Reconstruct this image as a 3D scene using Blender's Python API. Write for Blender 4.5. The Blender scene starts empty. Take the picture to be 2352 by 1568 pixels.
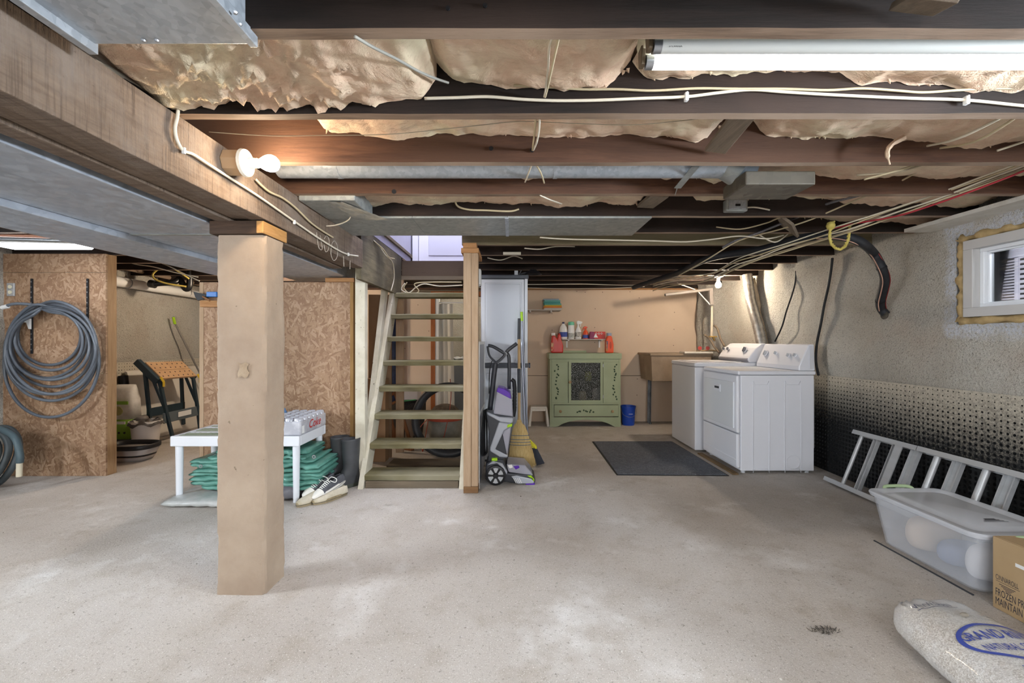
import bpy, bmesh, math, random
import numpy as np
from mathutils import Vector, Matrix, Euler, noise as mnoise
random.seed(7)
PI = math.pi
SC = bpy.context.scene
COL = SC.collection
# ------------------------------------------------------------------ camera
CAMZ = 1.19
FPX = 1000.0
cam = bpy.data.cameras.new('camera'); camo = bpy.data.objects.new('camera', cam); COL.objects.link(camo)
cam.sensor_width = 36.0; cam.lens = FPX / 2352 * 36.0; cam.clip_start = 0.02; cam.clip_end = 200
camo.location = (0, 0, CAMZ); camo.rotation_euler = (PI / 2, 0, 0)
SC.camera = camo
# ------------------------------------------------------------------ world, daylight, exposure
SC.view_settings.view_transform = 'Standard'
try: SC.view_settings.look = 'None'
except Exception: pass
SC.view_settings.exposure = 0.45
SC.view_settings.gamma = 1.0
SC.view_settings.use_curve_mapping = False
SC.cycles.max_bounces = 6; SC.cycles.diffuse_bounces = 3; SC.cycles.glossy_bounces = 3
SC.cycles.transmission_bounces = 4; SC.cycles.transparent_max_bounces = 10
SC.cycles.sample_clamp_indirect = 5.0; SC.cycles.adaptive_threshold = 0.03
SC.cycles.caustics_reflective = False; SC.cycles.caustics_refractive = False
world = bpy.data.worlds.new('world'); SC.world = world; world.use_nodes = True
wn = world.node_tree
sky = wn.nodes.new('ShaderNodeTexSky'); sky.sky_type = 'HOSEK_WILKIE'; sky.turbidity = 4.0; sky.ground_albedo = 0.4
sky.sun_direction = (0.5, -0.5, 0.7)
wn.links.new(sky.outputs[0], wn.nodes['Background'].inputs[0])
wn.nodes['Background'].inputs[1].default_value = 2.2
def area(name, loc, target, sx, sy, power, col):
    l = bpy.data.lights.new(name, 'AREA'); l.shape = 'RECTANGLE'; l.size = sx; l.size_y = sy; l.energy = power; l.color = col
    o = bpy.data.objects.new(name, l); COL.objects.link(o); o.location = loc
    o.rotation_euler = (Vector(target) - Vector(loc)).to_track_quat('-Z', 'Y').to_euler()
    return o
# daylight entering by the windows of the place (the one in view, one beside the camera on each long wall); the rear pair and the stairwell light are added
DAY = (0.86, 0.93, 1.0)
area('daylight_window_view', (4.1, 2.2, 2.75), (2.4, 2.25, 0.9), 1.2, 1.0, 260, DAY)
area('daylight_window_beside', (3.06, 0.55, 1.62), (0.2, 0.9, 0.0), 0.9, 0.5, 360, DAY)
area('daylight_window_left', (-4.62, 1.2, 1.62), (-1.5, 2.0, 0.0), 0.9, 0.5, 230, DAY)
area('fill_stairwell', (-.78, 4.2, 4.15), (-.78, 4.3, 2.0), .7, 1.6, 60, (.9, .92, 1.0))  # added area light above the stairwell, brightens the upstairs door
area('fill_window_rear', (1.0, -3.28, 1.55), (0.6, 2.5, 0.5), 1.2, 0.7, 70, (0.95, 0.97, 1.0))  # rear windows are added, unseen, to fill the room with daylight
area('fill_window_rear_left', (-2.0, -3.28, 1.55), (-1.6, 2.5, 0.5), 1.2, 0.7, 70, (0.95, 0.97, 1.0))

# ------------------------------------------------------------------ helpers
def W(x, y, Y):                      # photo pixel at a known distance -> metres in the room
    return Vector(((x - 1176) * Y / FPX, Y, CAMZ - (y - 784) * Y / FPX))
def lin(h):
    h = h.lstrip('#'); out = []
    for i in (0, 2, 4):
        v = int(h[i:i+2], 16) / 255
        out.append(v / 12.92 if v <= .04045 else ((v + .055) / 1.055) ** 2.4)
    return tuple(out) + (1.0,)
FR = {}
def root_of(o):
    while o.parent is not None: o = o.parent
    return o
def thing(name, label, cat, loc=(0, 0, 0), rot=(0, 0, 0), group=None):
    o = bpy.data.objects.new(name, None); COL.objects.link(o); o.empty_display_size = .05
    o.location = loc; o.rotation_euler = rot
    FR[o.name] = (Matrix.Translation(Vector(loc)) @ Euler(rot).to_matrix().to_4x4()).inverted()
    return tag(o, label, cat, group)
def tag(o, label=None, cat=None, group=None, kind=None):
    if label: o['label'] = label
    if cat: o['category'] = cat
    if group: o['group'] = group
    if kind: o['kind'] = kind
    return o
def structure(o, label=None, cat=None): return tag(o, label, cat, kind='structure')

class B:
    def __init__(s): s.v = []; s.f = []; s.m = []
    def add(s, vs, fs, mi=0):
        n = len(s.v); s.v += [tuple(v) for v in vs]; s.f += [tuple(i + n for i in f) for f in fs]; s.m += [mi] * len(fs); return s
    def box(s, x0, y0, z0, x1, y1, z1, mi=0, bottom=None):
        vs = [(x0,y0,z0),(x1,y0,z0),(x1,y1,z0),(x0,y1,z0),(x0,y0,z1),(x1,y0,z1),(x1,y1,z1),(x0,y1,z1)]
        s.add(vs, [(0,1,5,4),(1,2,6,5),(2,3,7,6),(3,0,4,7),(4,5,6,7)], mi)
        n = len(s.v) - 8; s.f.append((n+3,n+2,n+1,n)); s.m.append(mi if bottom is None else bottom); return s
    def obox(s, c, ax, ay, az, mi=0):      # centre and three half-axis vectors
        c = Vector(c); ax = Vector(ax); ay = Vector(ay); az = Vector(az)
        vs = [c-ax-ay-az, c+ax-ay-az, c+ax+ay-az, c-ax+ay-az, c-ax-ay+az, c+ax-ay+az, c+ax+ay+az, c-ax+ay+az]
        return s.add(vs, [(0,1,5,4),(1,2,6,5),(2,3,7,6),(3,0,4,7),(4,5,6,7),(3,2,1,0)], mi)
    def bar(s, p0, p1, w, d, up=(0,0,1), mi=0):   # rectangular bar; w along side, d along up
        p0 = Vector(p0); p1 = Vector(p1); t = (p1 - p0); L = t.length; t.normalize()
        side = t.cross(Vector(up)); 
        if side.length < 1e-5: side = t.cross(Vector((1,0,0)))
        side.normalize(); u = side.cross(t).normalized()
        return s.obox((p0+p1)/2, t*L/2, side*w/2, u*d/2, mi)
    def cyl(s, p0, p1, r0, r1=None, n=16, mi=0, cap=True):
        r1 = r0 if r1 is None else r1
        p0 = Vector(p0); p1 = Vector(p1); t = (p1-p0).normalized()
        a = t.orthogonal().normalized(); b = t.cross(a)
        vs = []
        for p, r in ((p0, r0), (p1, r1)):
            for i in range(n):
                q = 2*PI*i/n; vs.append(p + a*math.cos(q)*r + b*math.sin(q)*r)
        fs = [(i, (i+1) % n, n+(i+1) % n, n+i) for i in range(n)]
        if cap: fs += [tuple(range(n-1, -1, -1)), tuple(range(n, 2*n))]
        return s.add(vs, fs, mi)
    def lathe(s, prof, c=(0,0,0), n=24, axis='Z', mi=0, cap=True, sx=1, sy=1):
        c = Vector(c); vs = []; fs = []
        for r, h in prof:
            for i in range(n):
                q = 2*PI*i/n; u = r*math.cos(q)*sx; w = r*math.sin(q)*sy
                d = {'Z': (u, w, h), 'Y': (u, h, w), 'X': (h, u, w)}[axis]
                vs.append(c + Vector(d))
        for k in range(len(prof)-1):
            for i in range(n):
                a = k*n+i; b = k*n+(i+1) % n
                fs.append((a, b, b+n, a+n) if axis != 'Y' else (b, a, a+n, b+n))
        if cap:
            if prof[0][0] > 1e-6: fs.append(tuple(range(n-1, -1, -1)) if axis != 'Y' else tuple(range(n)))
            m = (len(prof)-1)*n
            if prof[-1][0] > 1e-6: fs.append(tuple(range(m, m+n)) if axis != 'Y' else tuple(range(m+n-1, m-1, -1)))
        return s.add(vs, fs, mi)
    def prism(s, poly, axis, a, b, mi=0):   # poly of 2d points extruded along axis from a to b
        def put(u, w, h): return {'X': (h,u,w), 'Y': (u,h,w), 'Z': (u,w,h)}[axis]
        n = len(poly); vs = [put(u,w,a) for u,w in poly] + [put(u,w,b) for u,w in poly]
        fs = [(i,(i+1)%n,n+(i+1)%n,n+i) for i in range(n)] + [tuple(range(n-1,-1,-1)), tuple(range(n,2*n))]
        return s.add(vs, fs, mi)
    def tube(s, pts, r, n=8, mi=0, smooth=6, closed=False, cap=True, flat=1.0):
        P = [Vector(p) for p in pts]
        if smooth and len(P) > 2:
            Q = []
            m = len(P)
            rng = range(m) if closed else range(m-1)
            for i in rng:
                if closed: p0,p1,p2,p3 = P[(i-1)%m],P[i],P[(i+1)%m],P[(i+2)%m]
                else: p0 = P[max(i-1,0)]; p1 = P[i]; p2 = P[i+1]; p3 = P[min(i+2,m-1)]
                for k in range(smooth):
                    t = k/smooth
                    Q.append(.5*((2*p1)+(p2-p0)*t+(2*p0-5*p1+4*p2-p3)*t*t+(3*p1-p0-3*p2+p3)*t**3))
            if not closed: Q.append(P[-1])
            P = Q
        m = len(P); rr = r if isinstance(r, (list, tuple)) else None
        T = [((P[(i+1)%m]-P[i-1]) if closed else (P[min(i+1,m-1)]-P[max(i-1,0)])).normalized() for i in range(m)]
        a = T[0].orthogonal().normalized(); vs = []; fs = []
        for i in range(m):
            a = (a - T[i]*a.dot(T[i]))
            if a.length < 1e-6: a = T[i].orthogonal()
            a.normalize(); b = T[i].cross(a)
            R = r if rr is None else rr[min(int(i*len(rr)/m), len(rr)-1)]
            for k in range(n):
                q = 2*PI*k/n; vs.append(P[i] + a*math.cos(q)*R + b*math.sin(q)*R*flat)
        for i in range(m if closed else m-1):
            j = (i+1) % m
            for k in range(n):
                fs.append((i*n+k, i*n+(k+1)%n, j*n+(k+1)%n, j*n+k))
        if cap and not closed: fs += [tuple(range(n-1,-1,-1)), tuple(range((m-1)*n, m*n))]
        return s.add(vs, fs, mi)
    def grid(s, fn, nu, nv, mi=0, closed_u=False):  # fn(u,v in 0..1)
        vs = []; 
        for j in range(nv+1):
            for i in range(nu if closed_u else nu+1): vs.append(fn(i/nu, j/nv))
        w = nu if closed_u else nu+1
        fs = [(j*w+i, j*w+(i+1)%w, (j+1)*w+(i+1)%w, (j+1)*w+i) for j in range(nv) for i in range(nu)]
        return s.add(vs, fs, mi)
    def loft(s, rings, mi=0, cap=True):
        n = len(rings[0]); vs = [p for r in rings for p in r]
        fs = [(k*n+i, k*n+(i+1)%n, (k+1)*n+(i+1)%n, (k+1)*n+i) for k in range(len(rings)-1) for i in range(n)]
        if cap: fs += [tuple(range(n-1,-1,-1)), tuple(range((len(rings)-1)*n, len(rings)*n))]
        return s.add(vs, fs, mi)
    def build(s, name, mat, parent=None, smooth=False, bevel=0, local=False, fix=True, seg=2):
        me = bpy.data.meshes.new(name)
        vs = s.v
        if parent is not None and not local:
            Mi = FR.get(root_of(parent).name)
            if Mi is not None: vs = [tuple(Mi @ Vector(v)) for v in vs]
        me.from_pydata(vs, [], s.f)
        mats = mat if isinstance(mat, (list, tuple)) else [mat]
        for m in mats: me.materials.append(m)
        if len(mats) > 1: me.polygons.foreach_set('material_index', s.m)
        if fix:
            bm = bmesh.new(); bm.from_mesh(me); bmesh.ops.recalc_face_normals(bm, faces=bm.faces); bm.to_mesh(me); bm.free()
        if smooth:
            me.polygons.foreach_set('use_smooth', [True]*len(me.polygons))
            if smooth != 'all':
                try: me.set_sharp_from_angle(angle=math.radians(40 if smooth is True else smooth))
                except Exception: pass
        me.update()
        o = bpy.data.objects.new(name, me); COL.objects.link(o)
        if parent is not None: o.parent = parent
        if bevel:
            md = o.modifiers.new('bevel', 'BEVEL'); md.width = bevel; md.segments = seg; md.limit_method = 'ANGLE'; md.angle_limit = math.radians(50)
            md.harden_normals = False
        return o
def bx(name, mat, parent, *a, bevel=0, local=False): return B().box(*a).build(name, mat, parent, bevel=bevel, local=local)
def copy_tree(o, parent=None):
    c = o.copy(); COL.objects.link(c); c.parent = parent
    for ch in list(o.children): copy_tree(ch, c)
    return c
def fbm(p, oct=4): return mnoise.fractal(Vector(p), 1.0, 2.0, oct)
def text_mesh(body, shear=0, bold=0):
    cu = bpy.data.curves.new('t', 'FONT'); cu.body = body; cu.shear = shear; cu.offset = bold; cu.resolution_u = 3
    ob = bpy.data.objects.new('t', cu); COL.objects.link(ob)
    dg = bpy.context.evaluated_depsgraph_get(); dg.update()
    me = bpy.data.meshes.new_from_object(ob.evaluated_get(dg))
    vs = [v.co.copy() for v in me.vertices]; fs = [tuple(p.vertices) for p in me.polygons]
    bpy.data.objects.remove(ob); bpy.data.curves.remove(cu); bpy.data.meshes.remove(me)
    x0 = min(v.x for v in vs); x1 = max(v.x for v in vs); y0 = min(v.y for v in vs); y1 = max(v.y for v in vs)
    return [((v.x-x0)/(x1-x0), (v.y-y0)/(y1-y0)) for v in vs], fs     # unit square
def text(name, body, mat, parent, origin, right, up, local=False, **k):
    vs, fs = text_mesh(body, **k); o = Vector(origin); r = Vector(right); u = Vector(up)
    return B().add([o + r*a + u*b for a, b in vs], fs).build(name, mat, parent, local=local, fix=False)

# ------------------------------------------------------------------ materials
MATS = {}
class N:
    def __init__(s, name):
        s.mat = bpy.data.materials.new(name); s.mat.use_nodes = True; s.t = s.mat.node_tree; s.b = s.t.nodes['Principled BSDF']
        s.tc = s.t.nodes.new('ShaderNodeTexCoord'); s.co = s.tc.outputs['Object']
        MATS[name] = s.mat
    def n(s, typ, **k):
        nd = s.t.nodes.new('ShaderNode' + typ)
        for a, v in k.items():
            if a.startswith('i_'):
                key = a[2:]; key = int(key) if key.isdigit() else key.replace('_', ' ')
                nd.inputs[key].default_value = v
            else: setattr(nd, a, v)
        return nd
    def l(s, a, b): s.t.links.new(a, b)
    def map(s, scale=(1,1,1), rot=(0,0,0), loc=(0,0,0), co=None):
        m = s.n('Mapping'); m.inputs['Scale'].default_value = scale; m.inputs['Rotation'].default_value = rot; m.inputs['Location'].default_value = loc
        s.l(co or s.co, m.inputs[0]); return m.outputs[0]
    def noise(s, scale=5, detail=5, rough=.55, dist=0, co=None):
        x = s.n('TexNoise'); x.inputs['Scale'].default_value = scale; x.inputs['Detail'].default_value = detail
        x.inputs['Roughness'].default_value = rough; x.inputs['Distortion'].default_value = dist
        s.l(co or s.co, x.inputs['Vector']); return x.outputs['Fac']
    def voro(s, scale=5, feature='F1', co=None, rnd=1.0):
        x = s.n('TexVoronoi'); x.feature = feature; x.inputs['Scale'].default_value = scale; x.inputs['Randomness'].default_value = rnd
        s.l(co or s.co, x.inputs['Vector']); return x
    def ramp(s, fac, stops, interp='LINEAR'):
        r = s.n('ValToRGB'); e = r.color_ramp.elements; r.color_ramp.interpolation = interp
        while len(e) < len(stops): e.new(.5)
        for i, (p, c) in enumerate(stops):
            e[i].position = p; e[i].color = c if len(c) == 4 else tuple(c) + (1,)
        s.l(fac, r.inputs[0]); return r.outputs[0]
    def step(s, fac, a, b): return s.ramp(fac, [(a, (0,0,0,1)), (b, (1,1,1,1))])
    def mix(s, fac, a, b, mode='MIX'):
        x = s.n('Mix'); x.data_type = 'RGBA'; x.blend_type = mode
        for sock, v in ((x.inputs[0], fac), (x.inputs[6], a), (x.inputs[7], b)):
            if hasattr(v, 'node'): s.l(v, sock)
            else: sock.default_value = v
        return x.outputs[2]
    def math(s, op, a, b=0):
        x = s.n('Math'); x.operation = op
        for sock, v in ((x.inputs[0], a), (x.inputs[1], b)):
            if hasattr(v, 'node'): s.l(v, sock)
            else: sock.default_value = v
        return x.outputs[0]
    def bump(s, h, strength=.3, dist=.01):
        x = s.n('Bump'); x.inputs['Strength'].default_value = strength; x.inputs['Distance'].default_value = dist
        s.l(h, x.inputs['Height']); s.l(x.outputs[0], s.b.inputs['Normal']); return x
    def set(s, col=None, rough=None, metal=None, spec=None, **k):
        for nm, v in (('Base Color', col), ('Roughness', rough), ('Metallic', metal), ('Specular IOR Level', spec)):
            if v is None: continue
            if hasattr(v, 'node'): s.l(v, s.b.inputs[nm])
            else: s.b.inputs[nm].default_value = v
        for a, v in k.items(): s.b.inputs[a.replace('_', ' ')].default_value = v
        return s.mat
def M(name, c1, c2=None, sc=6, st=(1,1,1), rough=.6, metal=0, bump=0, bsc=60, lo=.35, hi=.65, spec=.4, speck=None, det=5, bdist=.006):
    s = N(name); a = lin(c1)
    if c2:
        f = s.step(s.noise(sc, det, .6, 0, s.map(st)), lo, hi); col = s.mix(f, a, lin(c2))
    else: col = None
    if speck:
        f = s.step(s.noise(speck[1], 3, .6), speck[2], speck[2]+.06); col = s.mix(f, col or a, lin(speck[0]))
    if bump: s.bump(s.noise(bsc, 4, .6, 0, s.map(st)), bump, bdist)
    return s.set(col or a, rough, metal, spec)
def emit(name, col, strength):
    s = N(name); s.b.inputs['Emission Color'].default_value = lin(col); s.b.inputs['Emission Strength'].default_value = strength
    return s.set(lin('#ffffff'), .4)

def wood(name, c1, c2, c3=None, axis='X', sc=1.0, rough=.8, bump=.25):
    s = N(name); st = {'X': (1.2, 14, 14), 'Y': (14, 1.2, 14), 'Z': (14, 14, 1.2)}[axis]
    co = s.map(tuple(v*sc for v in st))
    g = s.noise(3.0, 6, .65, .6, co); fine = s.noise(11, 5, .7, 0, co); big = s.noise(1.6, 3)
    col = s.mix(s.step(g, .3, .7), lin(c1), lin(c2))
    if c3: col = s.mix(s.step(big, .42, .62), col, lin(c3))
    col = s.mix(s.step(fine, .62, .8), col, s.mix(.55, col, (0,0,0,1)))
    s.bump(s.math('ADD', g, fine), bump, .006)
    return s.set(col, rough, 0, .25)
def osb(name):
    s = N(name); cols = []
    pal = [lin('#8c6c51'), lin('#a58669'), lin('#b29478'), lin('#98795e'), lin('#c5aa8b')]
    hs = []
    for i, ang in enumerate((.35, -.7, 1.25, -1.4)):
        co = s.map((1, 1, 1), (0, ang, 0), (i*3.1, 0, i*1.7))
        co = s.map((15, 3, 62), (0, 0, 0), (0, 0, 0), co)
        v = s.voro(1.0, 'F1', co); bw = s.n('SeparateColor'); s.l(v.outputs['Color'], bw.inputs[0])
        cols.append((s.ramp(bw.outputs[0], [(0, pal[0]), (.3, pal[1]), (.6, pal[2]), (.8, pal[3]), (1, pal[4])], 'CONSTANT'), bw.outputs[1]))
        hs.append(bw.outputs[1])
    col = cols[0][0]; hmax = cols[0][1]
    for c, h in cols[1:]:
        f = s.math('GREATER_THAN', h, hmax); col = s.mix(f, col, c); hmax = s.math('MAXIMUM', h, hmax)
    gr = s.noise(30, 5, .7, 0, s.map((1, 1, 1), (0, .4, 0)))
    col = s.mix(s.step(gr, .35, .75), s.mix(.16, col, lin('#5a3d26')), col)
    col = s.mix(s.step(s.noise(2.2, 3), .4, .7), col, s.mix(.25, col, lin('#9a7a66')))
    s.bump(s.math('ADD', hmax, s.math('MULTIPLY', gr, .6)), .35, .004)
    return s.set(col, .62, 0, .35)
def galv(name, c1='#9fa6ae', c2='#b9c0c7', rough=.42, metal=.5, sc=60):
    s = N(name); v = s.voro(sc); bw = s.n('SeparateColor'); s.l(v.outputs['Color'], bw.inputs[0])
    n2 = s.noise(2.2, 5, .6)
    f = s.math('ADD', s.math('MULTIPLY', bw.outputs[0], .5), s.math('MULTIPLY', n2, .5))
    col = s.ramp(f, [(.2, lin(c1)), (.8, lin(c2))])
    s.bump(n2, .25, .02)
    return s.set(col, s.ramp(bw.outputs[1], [(0, (rough-.1,)*3+(1,)), (1, (rough+.12,)*3+(1,))]), metal, .5)

def parge(name, height=None, spray=None):    # rough cement coat on stone
    s = N(name); co = s.co
    big = s.noise(1.1, 5, .6); mid = s.noise(14, 6, .7); fine = s.noise(70, 4, .7)
    col = s.mix(s.step(big, .35, .65), lin('#e6e2d8'), lin('#d0cabe'))
    col = s.mix(s.step(s.noise(2.3, 4, .6, .4), .5, .75), col, lin('#d0c5b8'))
    pits = s.step(s.noise(90, 3, .8), .55, .70)
    col = s.mix(pits, col, lin('#8c8476')); col = s.mix(s.step(s.noise(190, 2, .8), .58, .70), col, lin('#847b6d'))
    sep = s.n('SeparateXYZ'); s.l(co, sep.inputs[0])
    if spray:
        y0, y1, z0, z1 = spray      # white overspray around a window
        wob = s.math('MULTIPLY', s.math('SUBTRACT', s.noise(6, 5, .75), .5), .26)
        dy = s.math('SUBTRACT', s.math('ABSOLUTE', s.math('SUBTRACT', sep.outputs[1], (y0+y1)/2)), (y1-y0)/2)
        dz = s.math('SUBTRACT', s.math('ABSOLUTE', s.math('SUBTRACT', sep.outputs[2], (z0+z1)/2)), (z1-z0)/2)
        d = s.math('ADD', s.math('MAXIMUM', dy, dz), wob)
        f = s.math('SUBTRACT', 1.0, s.step(d, .045, .10))
        col = s.mix(s.math('MULTIPLY', f, s.step(s.noise(60, 3, .8), .36, .5)), col, lin('#e6e8ee'))
    s.bump(s.math('ADD', s.math('MULTIPLY', mid, .7), s.math('MULTIPLY', fine, .7)), 1.0, .04)
    return s.set(col, .95, 0, .15)
def membrane(name, zpaint):
    s = N(name); sep = s.n('SeparateXYZ'); s.l(s.co, sep.inputs[0])
    f = s.math('ADD', s.math('MULTIPLY', s.math('SUBTRACT', zpaint, sep.outputs[2]), 2.3), s.math('MULTIPLY', s.math('SUBTRACT', s.noise(75, 4, .8), .5), 2.2))
    f = s.math('ADD', f, s.math('MULTIPLY', s.math('SUBTRACT', s.noise(1.3, 4), .5), .55))
    col = s.mix(s.step(f, .0, .95), lin('#bab2a2'), lin('#1d1e1f'))
    s.bump(s.noise(80, 3), .3, .005)
    return s.set(col, .55, 0, .4)
def floor_mat():
    s = N('concrete_floor')
    big = s.noise(.7, 6, .6, .3); mid = s.noise(5, 6, .65); fine = s.noise(90, 4, .8)
    col = s.mix(s.step(big, .36, .66), lin('#c6bfb8'), lin('#b1a89e'))
    col = s.mix(s.step(mid, .5, .75), col, lin('#ada397'))
    col = s.mix(s.step(s.noise(1.7, 4, .7, 0, s.map((1,1,1),(0,0,0),(4,2,0))), .55, .75), col, lin('#dcd8d4'))
    col = s.mix(s.step(s.noise(55, 4, .8), .57, .68), col, lin('#8a8278'))
    col = s.mix(s.step(s.noise(150, 2, .8), .60, .70), col, lin('#e9e6e1')); col = s.mix(s.step(s.noise(210, 2, .8), .61, .70), col, lin('#6f675d'))
    st = s.step(s.noise(3.1, 4, .75, 0, s.map((1,1,1),(0,0,0),(9,5,0))), .66, .76)
    col = s.mix(st, col, s.mix(.35, col, lin('#4e4a44')))
    s.bump(s.math('ADD', s.math('MULTIPLY', mid, .5), s.math('MULTIPLY', fine, .5)), .5, .012)
    return s.set(col, .85, 0, .25)
def insul():
    s = N('fibreglass')
    a = s.noise(7, 6, .7, .8); b = s.noise(38, 5, .75, 0, s.map((.35, 1, 1)))
    col = s.mix(s.step(a, .35, .65), lin('#d4b299'), lin('#dec9ae'))
    col = s.mix(s.step(s.noise(2.5, 4), .52, .7), col, lin('#dbd2b2'))
    col = s.mix(s.step(b, .5, .8), col, s.mix(.4, col, lin('#8d6a4c')))
    s.bump(s.math('ADD', a, s.math('MULTIPLY', b, .5)), .7, .02)
    return s.set(col, .88, 0, .2)

FLOOR = floor_mat(); PARGE = parge('parged_wall'); PARGE_W = parge('parged_wall_window', spray=(1.93, 2.84, 1.30, 1.87))
MEMB = membrane('dimple_sheet_paint', .90); MEMBC = membrane('dimple_sheet_cream', .25); CUP = M('dimple_black', '#191a1b', rough=.45)
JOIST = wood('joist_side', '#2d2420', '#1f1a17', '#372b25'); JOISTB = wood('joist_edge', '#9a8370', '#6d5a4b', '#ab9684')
JOISTR = wood('joist_red_lit', '#634636', '#452f25', '#523a2c')
def beam_mat():
    s = N('beam_wood'); co = s.map((2.5, 75, 2.5)); kerf = s.noise(1.6, 4, .6, .3, co); grain = s.noise(3, 6, .65, .6, s.map((14, 1.2, 14))); big = s.noise(3.2, 5, .7)
    col = s.mix(s.step(grain, .3, .7), lin('#806f60'), lin('#615348')); col = s.mix(s.step(kerf, .5, .72), col, lin('#53463c')); col = s.mix(s.step(big, .5, .68), col, lin('#7d7167'))
    col = s.mix(s.step(s.noise(24, 5, .75), .66, .76), col, lin('#3d3028')); s.bump(s.math('ADD', kerf, s.math('MULTIPLY', s.noise(40, 4, .7), .8)), .7, .008)
    return s.set(col, .85, 0, .2)
BEAM = beam_mat()
STUD = wood('stud_pine', '#b59c82', '#a2876b', axis='Z', bump=.1); PINEX = wood('pine_x', '#b98c60', '#9c7048', axis='X', bump=.15)
PINEY = wood('pine_y', '#b08a62', '#8f6a46', axis='Y', bump=.15); OLDX = wood('old_board', '#8a7a66', '#5c5042', '#6f6455')
TREAD = wood('tread_olive', '#7f7757', '#645d42', '#8f8973', bump=.4)
WPAINT = M('old_white_paint', '#d9d2c0', '#c3bba5', 5, rough=.7, bump=.3, bsc=30, speck=('#6c6250', 30, .68))
OSB = osb('osb_board'); GALV = galv('galvanised'); GALVD = galv('galvanised_dull', '#8f9392', '#a6aaa8', .5, .35, 40); DUCTB = galv('duct_blue', '#a0a8b4', '#b6bec9', .4, .35, 30)
INS = insul()
DRY = M('drywall_paper', '#d6c0a9', '#cfb79f', 1.2, rough=.9, bump=.05, bsc=120, spec=.2)
COLM = M('column_cement', '#a3917e', '#917e6c', 3, rough=.85, bump=.5, bsc=18, speck=('#6f614f', 26, .70), bdist=.01)
WHITE = M('white_enamel', '#e3e4ea', rough=.28, spec=.5); WHITE2 = M('white_plastic', '#e8e8e6', rough=.45); WHITEV = M('white_vinyl', '#eef0f4', rough=.35)
GREYP = M('grey_plastic', '#b9bcc0', rough=.45); BLACKP = M('black_plastic', '#1c1c1f', rough=.45); DARK = M('dark_grey', '#3a3d42', rough=.5)
STEEL = M('steel', '#a8abb0', rough=.35, metal=.9); ALU = M('aluminium', '#c6c8ca', '#b4b6b7', 8, st=(1, .1, 1), rough=.4, metal=.3, bump=.05)
CABLE = M('cable_white', '#d9d0bd', rough=.5); CABLEY = M('cable_cream', '#c2b393', rough=.6); CABLEG = M('cable_old', '#9b8d76', rough=.7)
BLACK = M('black_rubber', '#17171a', rough=.55); RUBBER = M('dark_rubber', '#3b3c3f', '#2b2c2f', 5, rough=.5)
RED = M('red_plastic', '#c8362a', rough=.35); ORANGE = M('orange_plastic', '#e0552c', rough=.35); BLUE = M('blue_plastic', '#2148ac', rough=.4); LIME = M('lime_plastic', '#a8d81c', rough=.35)
YELLOW = M('yellow_plastic', '#e3dc28', rough=.4); PURPLE = M('purple_plastic', '#5b2ea6', rough=.3)
GREENC = M('green_paint', '#a2ac8d', '#98a283', 3, rough=.55, bump=.06, bsc=25); LEAFD = M('stencil_green', '#2f4630', rough=.7)
# ================================================================== THE SETTING
XR, XL, YB, YF, ZC = 2.90, -4.50, 6.45, -3.20, 2.17
# floor
fb = B(); fb.box(XL-.3, YF-.3, -.12, XR+.3, 9.0, 0)
structure(fb.build('floor', FLOOR))
GLASS = None
def make_glass():
    s = N('window_glass'); t = s.t; out = t.nodes['Material Output']
    tr = s.n('BsdfTransparent'); tr.inputs[0].default_value = (.93, .95, .97, 1); gl = s.n('BsdfGlossy'); gl.inputs['Roughness'].default_value = .03
    fr = s.n('Fresnel'); mx = s.n('MixShader'); s.l(fr.outputs[0], mx.inputs[0]); s.l(tr.outputs[0], mx.inputs[1]); s.l(gl.outputs[0], mx.inputs[2]); s.l(mx.outputs[0], out.inputs[0])
    return s.mat
GLASS = make_glass()
def long_wall(name, X, y0, y1, sgn, openings, mat, bulge=None, thick=.22):
    # wall in the plane X=const, normal -sgn; rough skin with rectangular window openings
    step = .045; ny = int((y1-y0)/step); nz = int(2.25/step)
    ys = np.linspace(y0, y1, ny+1); zs = np.linspace(0, 2.2, nz+1)
    for a, b, c, d in openings:
        for v in (a, b): ys[np.argmin(abs(ys-v))] = v
        for v in (c, d): zs[np.argmin(abs(zs-v))] = v
    vs = []; fs = []
    for j, z in enumerate(zs):
        for i, y in enumerate(ys):
            d = .030*fbm((y*1.3, z*1.3, X), 4) + .010*fbm((y*7, z*7, X*3), 3)
            edge = any(a-.001 <= y <= b+.001 and c-.001 <= z <= dd+.001 for a, b, c, dd in openings)
            k_ = max(0, min(1, (z-.86)/.16)); d = d*k_ - .012*(1-k_)
            if bulge: d += bulge(y, z)*k_
            if edge: d = 0
            vs.append((X - sgn*d, y, z))
    w = ny+1
    for j in range(nz):
        for i in range(ny):
            yc = (ys[i]+ys[i+1])/2; zc = (zs[j]+zs[j+1])/2
            if any(a < yc < b and c < zc < d for a, b, c, d in openings): continue
            fs.append((j*w+i, j*w+i+1, (j+1)*w+i+1, (j+1)*w+i))
    m = B().add(vs, fs)
    Xo = X + sgn*thick
    for a, b, c, d in openings:
        m.add([(X,a,c),(Xo,a,c),(Xo,b,c),(X,b,c),(X,a,d),(Xo,a,d),(Xo,b,d),(X,b,d)], [(0,1,2,3),(4,5,6,7),(0,1,5,4),(3,2,6,7)])
    return structure(m.build(name, mat, smooth='all', fix=False))
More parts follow.
